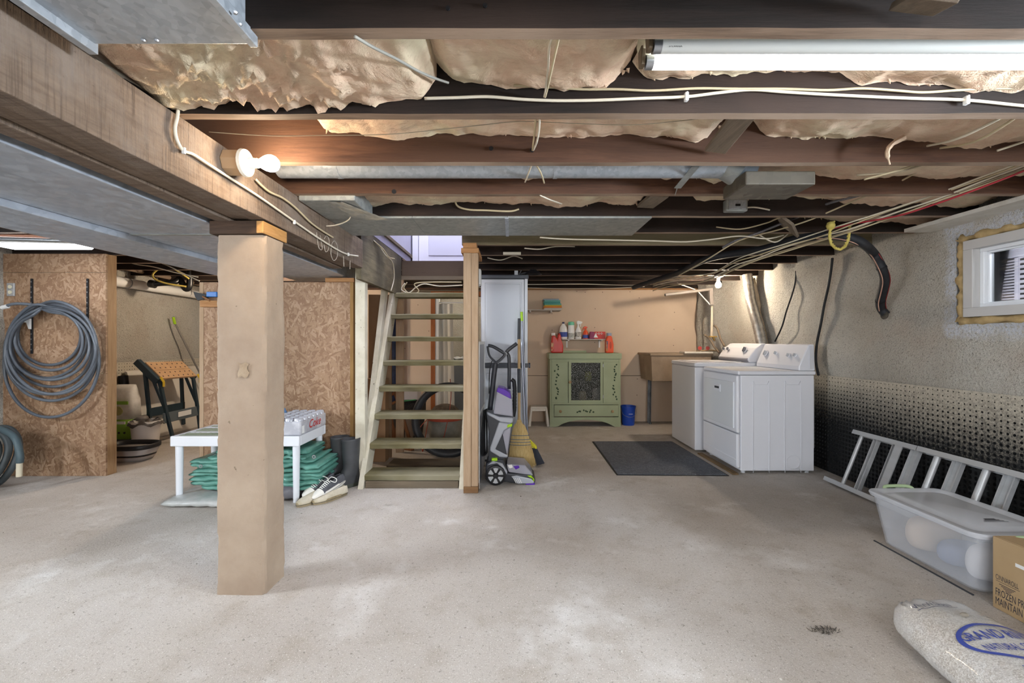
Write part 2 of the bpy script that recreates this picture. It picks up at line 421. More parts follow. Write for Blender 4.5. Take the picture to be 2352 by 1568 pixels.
def bul(y, z):
    t = max(0, min(1, (y-5.75)/.6)); t = t*t*(3-2*t)
    r = .16*t + .03*t*math.sin(y*40+z*3)
    k = max(0, 1-abs(y-4.5)/.5)*max(0, (z-1.62)/.35); 
    r += t*(.05*fbm((y*6, z*2.2, 5), 4)+.03*max(0, math.sin(y*34+fbm((z*3, y, 0), 2)*2)))
    return r + (.10+.06*fbm((y*5, z*5, 2), 3))*min(k, 1)
WIN = (1.93, 2.84, 1.30, 1.87)
long_wall('wall_right', XR, YF, YB+.05, 1, [WIN, (.10, 1.02, 1.34, 1.86)], PARGE_W, bul)
long_wall('wall_left', XL, YF, YB+.6, -1, [(.75, 1.67, 1.34, 1.86)], PARGE)
# wall behind the camera with two openings for the added fill windows
m = B(); ops = [(-2.62, -1.38), (.38, 1.62)]
xs = [XL, ops[0][0], ops[0][1], ops[1][0], ops[1][1], XR+.2]
for i in range(5):
    if i in (1, 3):
        m.box(xs[i], YF-.2, 0, xs[i+1], YF, 1.18); m.box(xs[i], YF-.2, 1.92, xs[i+1], YF, 2.2)
    else: m.box(xs[i], YF-.2, 0, xs[i+1], YF, 2.2)
structure(m.build('wall_front', PARGE))
# back wall: backing with doorway, drywall sheets in front
DX0, DX1, DZ = -1.135, -.45, 1.86
bw = B(); bw.box(XL, YB+.012, 0, -1.62, YB+.11, 2.2); bw.box(-1.62, YB+.012, 0, DX0, YB+.11, 2.2); bw.box(DX1, YB+.012, 0, XR+.2, YB+.11, 2.2); bw.box(DX0, YB+.012, DZ, DX1, YB+.11, 2.2)
bwo = structure(bw.build('wall_back', OLDX))
for a in ((-.45, .0, 2.74, .68), (-.45, .684, 2.74, 1.955), (-1.62, .0, -1.20, 1.90), (-2.75, 0, -1.625, 1.955)):
    bx('drywall_panel', DRY, bwo, a[0], YB-.001, a[1]+.004, a[2], YB+.012, a[3], bevel=.002)
SCREW = M('screw_dark', '#4a4038', rough=.5)
scr = [(1344,671),(1384,671),(1447,670),(1500,668),(1468,684),(1468,726),(1467,769),(1465,812),(1367,709),(1366,752),(1366,786),(1549,717),(1548,756),(1547,793),(1464,870),(1463,907),(1265,669),(1325,669),(1268,720),(1268,758),(930,720),(930,800),(960,700),(985,760)]
for x, y in scr:
    p = W(x, y, YB-.002); B().cyl(p, p + Vector((0, -.002, 0)), .006, n=8).build('screw', SCREW, bwo)
TRIMR = wood('door_trim_red', '#a8673f', '#8d5432', axis='Z', bump=.1)
d1 = thing('door_1', 'reddish wooden door casing around the far doorway', 'door frame', (DX0, YB, 0)); d1['kind'] = 'structure'
bx('jamb', TRIMR, d1, DX0-.065, YB-.02, 0, DX0, YB+.11, DZ+.06); bx('jamb', TRIMR, d1, DX1, YB-.02, 0, DX1+.065, YB+.11, DZ+.06)
bx('header', TRIMR, d1, DX0-.065, YB-.021, DZ, DX1+.065, YB+.11, DZ+.07)
bx('inner_jamb', WHITE2, d1, DX0, YB-.01, 0, DX0+.05, YB+.12, DZ)
# room beyond the doorway
o = long_wall('wall_room_beyond', 0.35, 6.6, 9.0, 1, [], PARGE)
bx('wall_room_end', PARGE, None, -2.2, 8.6, 0, .4, 8.7, 2.2); structure(bpy.data.objects['wall_room_end'])
bx('wall_room_side', PARGE, None, -2.2, 6.57, 0, -2.1, 8.7, 2.2); structure(bpy.data.objects['wall_room_side'])

# ceiling: subfloor with stair opening; joists are its pieces
SX0, SX1, SY0, SY1 = -1.17, -.385, 3.16, 5.25
cb = B(); cb.box(XL-.2, YF-.2, ZC, SX0, 9, ZC+.03); cb.box(SX1, YF-.2, ZC, XR+.12, 9, ZC+.03); cb.box(SX0, YF-.2, ZC, SX1, SY0, ZC+.03); cb.box(SX0, SY1, ZC, SX1, 9, ZC+.03)
ceil = structure(cb.build('ceiling', OLDX))
JY = [1.085 + .405*k for k in range(-10, 14)]
JZ = 1.97
def joist(x0, x1, y, mats, t=.040):
    m = B(); n = max(2, int((x1-x0)/.12)); 
    def ring(x):
        e = .004*fbm((x*2.1, y*9, 0), 3); f = .003*fbm((x*2.3, y*7, 4), 3)
        return [(x, y+f, JZ+e), (x, y+t+f, JZ+e*.6), (x, y+t, ZC), (x, y, ZC)]
    R = [ring(x0+(x1-x0)*i/n) for i in range(n+1)]
    vs = [p for r in R for p in r]; fs = []; mi = []
    for k in range(n):
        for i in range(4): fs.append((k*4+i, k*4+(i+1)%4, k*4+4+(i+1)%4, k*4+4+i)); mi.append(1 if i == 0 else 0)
    fs += [(3,2,1,0), (n*4, n*4+1, n*4+2, n*4+3)]; mi += [0, 0]
    m.v = vs; m.f = fs; m.m = mi
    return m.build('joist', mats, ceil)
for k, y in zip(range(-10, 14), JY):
    mats = [JOISTR, JOISTB] if k in (2, 3) else [JOIST, JOISTB]  # joists by the bulb: warmer copy, the bulb's light put into the colour
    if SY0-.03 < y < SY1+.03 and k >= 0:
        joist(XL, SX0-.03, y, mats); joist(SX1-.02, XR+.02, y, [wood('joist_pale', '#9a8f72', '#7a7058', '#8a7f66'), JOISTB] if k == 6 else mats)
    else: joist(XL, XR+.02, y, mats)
# diagonal bridging boards between joists
def brace(label, x0, y0, Y0, x1, y1, Y1, w, mat):
    p0 = W(x0, y0, Y0); p1 = W(x1, y1, Y1)
    t = (p1-p0).normalized(); 
    return tag(B().bar(p0, p1, w, .018, up=(0, -1, .6)).build('bridging_board', mat, bevel=.002), label, 'board', 'bridging boards between the joists')
GREYB = wood('grey_board', '#8a7d6d', '#6c6054', axis='Y', bump=.4)
brace('grey diagonal bridging board in the gap between two insulation batts', 1712, 258, 1.56, 1643, 346, 1.86, .085, GREYB)
brace('pale bridging board above the metal strap, two bays behind the round duct', 1515, 448, 2.36, 1482, 474, 2.66, .10, GREYB)
brace('dark bridging board cut by the top edge of the photo', 2150, -10, .98, 2095, 22, 1.06, .10, GREYB)
brace('short pale bridging board beneath the cables near the rope', 1800, 500, 2.76, 1815, 530, 3.08, .14, GREYB)
# sill plates on the walls
trim = lambda n, m, *a: structure(bx(n, m, None, *a))
trim('trim_1', PINEX, -.40, YB-.03, 1.957, 2.80, YB+.012, ZC); trim('trim_2', JOISTR, -2.8, YB-.04, 1.957, -.40, YB+.012, ZC)
tp = B(); tp.box(2.72, 1.5, 1.945, 2.93, 3.02, 1.969); structure(tp.build('trim_3', M('sill_white', '#e2e0da', '#cfcac0', 8, rough=.7, bump=.3, bsc=40, speck=('#4a443c', 40, .7))))
# stairwell above: landing, lining, door
LAND = wood('landing_dark', '#3c3026', '#221b16', '#54463a')
bx('trim_4', LAND, None, SX0-.02, 4.70, 1.885, SX1+.02, 5.26, 2.06); structure(bpy.data.objects['trim_4'])
trim('trim_5', OLDX, SX0-.02, 4.66, 1.85, SX1+.02, 4.72, 1.89)
LAV = M('upstairs_wall', '#bdbbcb', '#b3b1c2', 2, rough=.8)
trim('wall_stair_left', LAV, SX0-.05, 3.16, 2.10, SX0-.02, 5.26, 4.2); trim('wall_stair_right', LAV, SX1+.02, 3.16, 2.2, SX1+.05, 5.26, 4.2)
trim('wall_stair_front', LAV, SX0-.05, 3.10, 2.2, SX1+.05, 3.13, 4.2)
bwl = trim('wall_stair_end', LAV, SX0-.05, 5.19, 2.06, SX1+.05, 5.26, 4.2)
d2 = thing('door_2', 'white panelled door at the top of the wooden stairs', 'door', (-.77, 5.12, 2.06)); d2['kind'] = 'structure'
DOORW = M('door_white', '#e2e1ee', rough=.4)
bx('leaf', DOORW, d2, -1.10, 5.14, 2.065, SX1+.0, 5.18, 4.1); 
pn = B(); pn.box(-.985, 5.132, 2.20, -.42, 5.142, 2.95); pn.build('panel', M('door_panel', '#cfcede', rough=.4), d2, bevel=.006)
bx('casing', DOORW, d2, -1.17, 5.115, 2.065, -1.105, 5.185, 4.1)
# trimmer board hanging beside the stairs
tb = tag(bx('trimmer_board', wood('trimmer_old', '#857a62', '#5f5744', '#4a4438', axis='Y', bump=.4), None, -1.225, 3.42, 1.68, -1.185, 4.66, 2.09), 'wide weathered trimmer board along the left side of the stairwell', 'board')
# outdoors beyond the window
trim('ground_outside', M('gravel', '#d6d2cb', '#b0aaa2', 30, rough=.95), 3.15, -3, 1.1, 9, 8, 1.2)
fence = trim('wall_outside', M('outside_wall', '#d0c6ba', '#bfb4a6', 3, rough=.9), 4.6, 0, 1.2, 4.7, 8, 2.9)

# ------------------------------------------------------------------ windows
def window(n, X, y0, y1, z0, z1, sgn, rear=False):
    w = thing('window_%d' % n, 'white vinyl basement window', 'window', (X, (y0+y1)/2, z0)); w['kind'] = 'structure'
    def bxw(name, mat, a, b, c, d, e, f, bevel=.002):
        if rear: return bx(name, mat, w, a, X-.0-d if False else X+(-d), c, b, X+(-e), f, bevel=bevel)
    return w
FRG = M('frame_grey', '#c6c4c2', rough=.5)
def side_window(n, label, X, o, s):
    y0, y1, z0, z1 = o; w = thing('window_%d' % n, label, 'window', (X, (y0+y1)/2, z0)); w['kind'] = 'structure'
    a, b, c, d = y0+.05, y1-.05, z0+.045, z1-.04
    def fr(name, mat, xa, xb, t, a, b, c, d):
        xa, xb = X+s*xa, X+s*xb
        bx(name, mat, w, xa, a, c, xb, b, c+t, bevel=.003); bx(name, mat, w, xa, a, d-t, xb, b, d, bevel=.003)
        bx(name, mat, w, xa, a, c+t, xb, a+t, d-t, bevel=.003); bx(name, mat, w, xa, b-t, c+t, xb, b, d-t, bevel=.003)
    fr('frame', FRG, -.012, .10, .058, a, b, c, d)
    a2, b2, c2, d2 = a+.058, b-.058, c+.058, d-.058
    fr('sash', WHITEV, .035, .10, .022, a2, b2, c2, d2)
    a3, b3, c3, d3 = a2+.022, b2-.022, c2+.022, d2-.022
    fr('glazing_bead', WHITEV, .06, .09, .010, a3, b3, c3, d3)
    bx('pane', GLASS, w, X+s*.075, a3, c3, X+s*.079, b3, d3)
    return w
side_window(1, 'white vinyl basement window bedded in spray foam', XR, WIN, 1)
side_window(2, 'white vinyl window beside the camera on the right wall', XR, (.10, 1.02, 1.34, 1.86), 1)
side_window(3, 'white vinyl window on the left wall beside the camera', XL, (.75, 1.67, 1.34, 1.86), -1)
for i, (a, b) in enumerate(ops):
    w = thing('window_%d' % (4+i), 'added white framed window in the wall behind the camera, for fill light', 'window', ((a+b)/2, YF, 1.18)); w['kind'] = 'structure'
    for q in ((a, 1.18, b, 1.23), (a, 1.87, b, 1.92), (a, 1.23, a+.05, 1.87), (b-.05, 1.23, b, 1.87)): bx('frame', WHITEV, w, q[0], YF-.07, q[1], q[2], YF-.01, q[3])
# spray foam round the window: lumpy bead
FOAM = M('spray_foam', '#bfa577', '#9c8459', 14, rough=.8, bump=.6, bsc=40)
fo = thing('spray_foam', 'lumpy tan spray foam bead around the basement window', 'foam', (XR, 2.385, 1.3))
def bead(p0, p1, seed):
    n = 34; pts = []; rs = []
    for i in range(n+1):
        t = i/n; p = Vector(p0).lerp(Vector(p1), t); k = fbm((t*9+seed, seed*3, 1), 3)
        p += Vector((-.006*k, .008*fbm((t*11, seed, 5), 2), .008*fbm((t*12, 7, seed), 2))); pts.append(p); rs.append(.022+.017*k+(.012 if i in (0, n) else 0))
    return B().tube(pts, rs, 8, smooth=0).build('bead', FOAM, fo, smooth='all')
y0, y1, z0, z1 = WIN
bead((XR+.012, y1-.024, z0+.02), (XR+.012, y1-.024, z1-.02), 1); bead((XR+.012, y0+.02, z0+.022), (XR+.012, y1-.03, z0+.022), 2); bead((XR+.012, y0+.02, z1-.018), (XR+.012, y1-.03, z1-.018), 3); bead((XR+.012, y0+.02, z0+.02), (XR+.012, y0+.02, z1-.02), 4)
for q in ((y0,z0,y1,z0+.05),(y0,z1-.045,y1,z1),(y0,z0+.05,y0+.055,z1-.045),(y1-.055,z0+.05,y1,z1-.045)): bx('packing', FOAM, fo, XR+.03, q[0], q[1], XR+.09, q[2], q[3])
# outdoor louvred unit seen through the pane
ac = thing('outdoor_unit', 'grey louvred outdoor unit seen through the window pane', 'outdoor unit', (3.9, 3.15, 1.2))
ACM = M('unit_grey', '#c9c6d6', rough=.5)
def au(name, mat, x0, y0, z0, x1, y1, z1, bevel=0): return bx(name, mat, ac, x0+.40, y0*1.12, z0 if z0 <= 1.2 else 1.2+(z0-1.2)*1.12-.0, x1+.40, y1*1.12, 1.2+(z1-1.2)*1.12, bevel=bevel)
au('corner_post', ACM, 3.30, 2.956, 1.2, 3.36, 3.02, 1.80, .004)
au('post', ACM, 3.30, 2.845, 1.2, 3.36, 2.865, 1.74, .003); au('top_cover', ACM, 3.28, 2.78, 1.745, 3.75, 3.03, 1.80, .006)
au('body', M('unit_dark', '#6c6a76', rough=.6), 3.335, 2.775, 1.2, 3.73, 2.96, 1.745)
for i in range(26):
    z = 1.24+i*.0192; au('slat', ACM, 3.312, 2.865, z, 3.338, 2.955, z+.010)
au('slotted_panel', ACM, 3.305, 2.785, 1.2, 3.325, 2.845, 1.745, .002)
for i in range(15):
    z = 1.27+i*.032; au('slot', BLACKP, 3.301, 2.80, z, 3.306, 2.832, z+.012)

# ------------------------------------------------------------------ dimple membranes
def dimples(name, X, sgn, y0, y1, z1, label, sp=.035, cups=None, mat=None):
    cy = cups or (y0, y1)
    ny = int((cy[1]-cy[0])/sp); nz = int(z1/sp); V = []; F = []; MI = []
    K = 8; ang = [2*PI*(i+.5)/K for i in range(K)]
    n = 0
    for j in range(nz):
        for i in range(ny):
            a = cy[0]+i*sp; c = .004+j*sp; my = a+sp/2; mz = c+sp/2
            off = .012+.012*fbm((my*.9, mz*1.2, 3), 2)
            Xs = X - sgn*off
            cover = False; dp = .011; fz = max(0, min(1, (mz/z1-.55)/.42))*(.75+.5*random.random()); rs_ = 1-.72*min(1, fz)
            V += [(Xs, a, c), (Xs, a+sp, c), (Xs, a+sp, c+sp), (Xs, a, c+sp)]
            V += [(Xs, my+.0115*rs_*math.cos(q), mz+.0115*rs_*math.sin(q)) for q in ang]
            V += [(Xs+sgn*dp, my+.007*rs_*math.cos(q), mz+.007*rs_*math.sin(q)) for q in ang]
            o = n+4; p = n+4+K
            # ring angles run from 22.5 deg: 0,1 first quadrant ... join to corners
            F += [(n+2, o+1, o+0), (n+2, n+3, o+2, o+1), (n+3, o+3, o+2), (n+3, n, o+4, o+3), (n, o+5, o+4), (n, n+1, o+6, o+5), (n+1, o+7, o+6), (n+1, n+2, o+0, o+7)]
            MI += [0]*8
            F += [(o+k, o+(k+1)%K, p+(k+1)%K, p+k) for k in range(K)] + [tuple(range(p, p+K))]
            MI += [0 if cover else 1]*(K+1); n += 4+2*K
    for a, b in ((y0, cy[0]), (cy[0]+ny*sp, y1)):
        if b-a > .02:
            V += [(X-sgn*.012, a, .004), (X-sgn*.012, b, .004), (X-sgn*.012, b, z1), (X-sgn*.012, a, z1)]; F.append((n, n+1, n+2, n+3)); MI.append(0); n += 4
    m = B(); m.v = V; m.f = F; m.m = MI
    return tag(m.build(name, [mat or MEMB, CUP], fix=False), label, 'membrane')
dimples('dimple_membrane', XR, 1, 1.2, 6.0, .88, 'black dimpled drainage membrane half covered in cream overspray behind the ladder', cups=(2.2, 4.35))
dimples('dimple_membrane', XL, -1, 3.98, 6.45, .95, 'cream dimpled membrane at the foot of the storage room wall', cups=(4.0, 6.45), mat=MEMBC)
dimples('dimple_membrane', .35, 1, 6.62, 8.55, .9, 'dimpled membrane low on the wall beyond the far doorway')

# ------------------------------------------------------------------ beam, column, post
bm_ = thing('support_beam', 'massive rough-sawn timber beam resting on the concrete column', 'beam', (-1.265, 2, 1.76))
def ply(x0, x1, z0, z1, seed):
    n = 60; ya, yb = YF, 3.36 
    def ring(t):
        y = ya+(yb-ya)*t; e = .005*fbm((y*1.7, seed, 0), 3); g = .004*fbm((y*2.2, seed, 9), 3)
        return [(x0, y, z0+e), (x1+g, y, z0+e*.7), (x1+g*.5, y, z1), (x0, y, z1)]
    return B().loft([ring(i/n) for i in range(n+1)]).build('ply', BEAM, bm_, bevel=.003)
ply(-1.385, -1.312, 1.752, 1.965, 1); ply(-1.310, -1.232, 1.765, 1.967, 2); ply(-1.230, -1.15, 1.757, 1.969, 3)
CH = M('chalk', '#b8b0a6', '#958a7e', 60, rough=.95)
def chalk(pts):   # strokes on the beam's side: (pixel x, pixel y)
    q = []
    for x, y in pts:
        Y = 1.147/((1176-x)/FPX); q.append(W(x, y, Y))
    B().tube(q, .0024, 5, smooth=4, flat=1).build('chalk_mark', CH, bm_)
chalk([(727,533),(729,552),(733,570),(740,572),(737,550),(735,540)]); chalk([(745,548),(750,541),(756,552),(754,572),(748,578),(744,562)])
chalk([(762,560),(768,553),(775,566),(774,590),(766,598),(760,582),(762,560)]); chalk([(789,588),(790,612)]); chalk([(804,598),(804,618)])
co_ = thing('concrete_column', 'square tan cement column with chipped corners in the foreground', 'column', (-1.275, 2.13, 0))
def colmesh():
    m = B(); x0, x1, y0, y1, h = -1.39, -1.16, 2.045, 2.222, 1.69; nx, ny, nz = 16, 12, 116
    def per():
        out = []
        for i in range(nx): out.append((x0+(x1-x0)*i/nx, y0))
        for i in range(ny): out.append((x1, y0+(y1-y0)*i/ny))
        for i in range(nx): out.append((x1-(x1-x0)*i/nx, y1))
        for i in range(ny): out.append((x0, y1-(y1-y0)*i/ny))
        return out
    P = per(); cx, cy = (x0+x1)/2, (y0+y1)/2; rings = []
    for j in range(nz+1):
        z = h*j/nz; r = []
        for (x, y) in P:
            d = .0055*fbm((x*6, y*6, z*4), 4)+.002*fbm((x*25, y*25, z*25), 2)
            corner = (min(abs(x-x0), abs(x-x1)) < .012) and (min(abs(y-y0), abs(y-y1)) < .012)
            if corner: d -= .005 + .010*max(0, fbm((x*3, y*3, z*14), 3))
            sw = 1+.010*math.sin(z*2.2) + (.008 if z < .08 else 0)
            u = Vector((x-cx, y-cy, 0)); L = u.length; u = u*sw + u.normalized()*d
            r.append((cx+u.x, cy+u.y, z))
        rings.append(r)
    return m.loft(rings)
colmesh().build('shaft', COLM, co_, smooth=22)
pb = M('column_patch', '#a5927b', '#93806a', 20, rough=.9, bump=.6, bsc=40)
for (x, y, w, h) in ((559, 850, 9, 15),):
    p = W(x, y, 2.041); B().grid(lambda u, v: (p.x+(u-.5)*.045*(1+.2*math.sin(v*7)), 2.040-.005*math.sin(u*PI)*math.sin(v*PI), p.z+(v-.5)*.065*(1+.15*math.cos(u*9))), 8, 8).build('patch', pb, co_, smooth='all')
cap = B().box(-1.412, 2.03, 1.692, -1.163, 2.235, 1.754).build('cap_block', [wood('cap_dark', '#4d3a2c', '#33261d', axis='X')], co_, bevel=.003)
capb = B().box(-1.19, 2.026, 1.695, -1.158, 2.24, 1.752).build('cap_shim', wood('cap_orange', '#b58a58', '#98703f', axis='Y'), co_, bevel=.002)
# stair post and short partition
ps = thing('stair_post', 'bare pine double-stud post at the right of the stairs', 'post', (-.33, 3.47, 0))
bx('stud', STUD, ps, -.382, 3.42, .05, -.322, 3.51, 1.885, bevel=.002); bx('stud', STUD, ps, -.321, 3.425, .05, -.268, 3.51, 1.885, bevel=.002)
bx('sole_block', wood('sole', '#8b6a4a', '#6d5036'), ps, -.381, 3.415, 0, -.266, 3.56, .05, bevel=.002); bx('top_plate', PINEX, ps, -.40, 3.42, 1.886, -.262, 3.80, 1.925, bevel=.002); bx('top_block', PINEX, ps, -.385, 3.42, 1.926, -.28, 3.52, 1.965)
bx('wall_partition', OSB, None, -.36, 3.56, 0, -.29, 3.78, 1.885); structure(bpy.data.objects['wall_partition'])
# ================================================================== INSULATION
def batt(label, k, prof, seed, ridge=None, drop=.0):
    # k: bay between joist k and k+1; prof: (pixel x, pixel y) of the lower edge against the far joist
    ya = 1.085+.405*k+.043; yb = 1.085+.405*(k+1)-.003
    pts = [(W(x, y, yb).x, W(x, y, yb).z) for x, y in prof]
    x0, x1 = pts[0][0], pts[-1][0]; nx = max(20, int((x1-x0)/.013)); nt = 22
    X = np.array([p[0] for p in pts]); Z = np.array([p[1] for p in pts])
    vs = []; fs = []
    for i in range(nx+1):
        x = x0+(x1-x0)*i/nx; ze = float(np.interp(x, X, Z)); e = min(1, min(x-x0, x1-x)/.05)
        for j in range(nt+1):
            t = j/nt; y = ya+(yb-ya)*t
            z = ze + .030*(1-t)**1.5 - .012*math.sin(PI*t)
            d = .020*fbm((x*5, y*7, seed), 4) + .008*fbm((x*19, y*23, seed+3), 3)
            if ridge:
                r = max(0, 1-((x-ridge[0])/ridge[1])**2)
                d -= r*(.045*max(0, 1-abs(2.2*fbm((x*9, y*12, 2), 4)))**3 - .006)
            z += d; z += (1-e)*.05
            vs.append((x, y, min(z, ZC-.01)))
    w = nt+1
    fs = [(i*w+j, i*w+j+1, (i+1)*w+j+1, (i+1)*w+j) for i in range(nx) for j in range(nt)]
    n = len(vs); m = B().add(vs, fs)
    # sides up to the subfloor
    top = [(x0+(x1-x0)*i/nx, yy, ZC-.005) for i in range(nx+1) for yy in (ya, yb)]
    m.add(top, [(2*i, 2*i+1, 2*i+3, 2*i+2) for i in range(nx)]); 
    for jj, off in ((0, 0), (nt, 1)):
        for i in range(nx): m.f.append((i*w+jj, (i+1)*w+jj, n+2*(i+1)+off, n+2*i+off)); m.m.append(0)
    for ii in (0, nx):
        m.f.append(tuple(ii*w+j for j in range(w)) + (n+2*ii+1, n+2*ii)); m.m.append(0)
    o = thing('insulation_batt', label, 'insulation', ((x0+x1)/2, (ya+yb)/2, 2.05), group='fibreglass batts in the joist bays')
    m.build('batt', INS, o, smooth='all', fix=False)
    # ragged tufts along the far edge
    rnd = random.Random(seed*7+1); tb_ = B()
    for q in range(int((x1-x0)*14)):
        x = x0+rnd.random()*(x1-x0); ze = float(np.interp(x, X, Z)); L = .002+.016*rnd.random()**4
        p = Vector((x, yb-.012*rnd.random(), ze+.016)); tb_.cyl(p, p+Vector(((rnd.random()-.5)*.014, -.004, -L-.012)), .008, .001, 4, cap=False)
    tb_.build('frayed_edge', INS, o)['kind'] = 'stuff'
    return o
batt('long insulation batt with bright creases above the bare bulb, running from the beam', 0, [(228,150),(300,190),(400,246),(500,236),(600,238),(700,233),(800,240),(900,230),(960,226),(1003,214)], 1, ridge=(-.80, .42))
batt('insulation batt ending at the left end of the fluorescent fixture', 0, [(1004,182),(1100,190),(1200,196),(1300,206),(1390,196),(1446,172)], 2)
batt('yellowish insulation batt above and behind the fluorescent tubes', 0, [(1452,178),(1475,188),(1560,186),(1650,177),(1750,168),(1850,172),(1930,171),(1980,196),(2060,188),(2100,200),(2200,203),(2300,203),(2420,203)], 3)
batt('insulation batt hanging over the reddish joist, left of the grey bridging board', 1, [(735,268),(752,306),(800,309),(950,311),(1100,308),(1200,311),(1300,316),(1340,319),(1440,306),(1500,315),(1600,326),(1652,300)], 4)
batt('sagging insulation batt to the right of the grey bridging board', 1, [(1718,285),(1760,308),(1850,322),(1900,321),(1980,311),(2080,318),(2180,336),(2250,341),(2330,325),(2420,318)], 5)
batt('insulation batt showing just beneath the round duct', 2, [(1100,404),(1210,408),(1300,398),(1480,398),(1530,413),(1580,402),(1640,418),(1690,404),(1860,398),(1960,412),(2060,405),(2160,412),(2260,402),(2400,398)], 6)
batt('long insulation batt one bay behind the round duct', 3, [(790,452),(850,470),(1000,468),(1100,463),(1290,472),(1330,477),(1380,466),(1460,472),(1475,462)], 7)
batt('pale insulation batt above the metal junction box', 3, [(1580,452),(1620,462),(1680,456),(1700,462),(1770,457),(1850,452),(1960,466),(2000,471),(2150,470),(2200,479),(2250,462),(2330,455)], 8)
batt('white insulation batt by the right wall under the red cable', 4, [(1840,500),(1920,506),(2000,504),(2080,514),(2140,510)], 9)
batt('insulation scrap near the far wall above the green cabinet', 12, [(1370,650),(1385,651),(1405,650),(1410,646)], 10)
# a strand hanging under the second bay
st_ = tag(B().tube([W(2076,316,1.8), W(2050,330,1.8), W(2038,350,1.8), W(2044,378,1.8)], [.012,.010,.008,.003], 6).build('insulation_strand', INS), 'twisted strand of insulation hanging beside the armoured cable', 'insulation')

# ================================================================== DUCTS
du = thing('return_duct', 'galvanised return duct crossing the top left corner of the view', 'duct', (-.865, .2, 1.95))
bx('body', GALV, du, -1.075, -1.2, 1.952, -.665, 1.118, 2.13, bevel=.004); bx('flange', GALV, du, -.672, -1.2, 1.944, -.652, 1.118, 1.975, bevel=.002); bx('flange', GALV, du, -1.092, -1.2, 1.93, -1.068, 1.125, 1.962, bevel=.002)
for px, py in ((120,42),(330,98),(360,100),(540,28),(550,55),(566,82),(190,108)):
    Y = (1.951-CAMZ)/((784-py)/FPX); Y = min(Y, 1.10); p = W(px, py, Y); B().lathe([(.006,0),(.004,-.004),(0,-.005)], (p.x, p.y, 1.951), 8).build('screw', STEEL, du)
d2_ = thing('trunk_duct', 'wide blue-grey trunk duct running along the left of the beam', 'duct', (-1.72, 2, 1.75))
for a, b in ((-2.2, .4), (.4, 2.27), (2.272, 4.02)): bx('section', DUCTB, d2_, -1.985, a+.002, 1.748, -1.43, b, 1.955, bevel=.004)
for y in (.4, 2.27): bx('drive_cleat', GALVD, d2_, -1.987, y-.012, 1.744, -1.428, y+.012, 1.7485)
d3_ = thing('side_duct', 'narrower lower duct on the far side of the trunk duct', 'duct', (-2.18, 2, 1.72))
for a, b in ((-2.2, 1.5), (1.5, 3.68)): bx('section', DUCTB, d3_, -2.37, a+.002, 1.718, -1.99, b, 1.955, bevel=.004)
bx('edge_rail', PINEY, d3_, -2.40, -2.2, 1.725, -2.372, 3.66, 1.75)
rd = thing('round_duct', 'long round galvanised duct ending in a rectangular boot', 'duct', (-.1, 2.1, 2.05))
B().cyl((-1.13, 2.115, 2.052), (1.17, 2.115, 2.052), .066, n=28).build('pipe', GALV, rd, smooth=True)
for x in (-.85, .2): B().cyl((x, 2.115, 2.052), (x+.02, 2.115, 2.052), .0685, n=28).build('seam', GALV, rd, smooth=True)
bt = B(); bt.box(1.065, 1.985, 1.905, 1.385, 2.20, 1.968); bt.build('boot', galv('boot_tan', '#4d473d', '#5a5346', .55, .1, 30), rd, bevel=.006)
B().cyl((1.04, 2.115, 2.052), (1.10, 2.115, 2.02), .07, .075, 24).build('collar', GALVD, rd, smooth=True)
stp = tag(B().bar(W(1598, 382, 2.0), W(1556, 432, 2.24), .034, .0025, up=(0, -.8, .6)).bar(W(1556,430,2.245)+Vector((0,0,0)), W(1552,442,2.29), .034, .003, up=(0,-1,.2)).build('metal_strap', GALVD), 'perforated metal strap holding the round duct to the joist behind', 'strap')
pd = thing('joist_panning', 'flat sheet metal panning nailed across one joist bay', 'duct', (-.2, 2.9, 1.96))
for a, b in ((-1.18, -.62), (-.62, -.03), (-.03, .868)): bx('sheet', GALVD, pd, a+.001, 2.70, 1.955, b, 3.15, 1.9675, bevel=.002)
bx('seam', GALV, pd, -.045, 2.695, 1.950, -.022, 3.152, 1.957, bevel=.002); bx('end_flange', GALV, pd, -1.195, 2.70, 1.945, -1.17, 3.15, 1.968, bevel=.002)
el = thing('duct_elbow', 'crumpled sheet metal duct offset beside the beam with torn white tape', 'duct', (-1.05, 2.5, 1.96))
B().prism([(-1.145,2.33),(-.84,2.33),(-.86,2.69),(-1.145,2.69)], 'Z', 1.945, 2.14).build('body', GALVD, el, bevel=.008)
def crump(u, v): 
    x = -.985+.20*u*(.35+.65*v)+.03*v; y = 2.335+.35*v; return (x, y, 1.940-.006*abs(fbm((u*6, v*6, 1), 3)))
B().grid(crump, 10, 12).build('tape', M('torn_tape', '#8d908f', '#c9c2b0', 9, rough=.6, bump=.5, bsc=20), el, smooth='all')
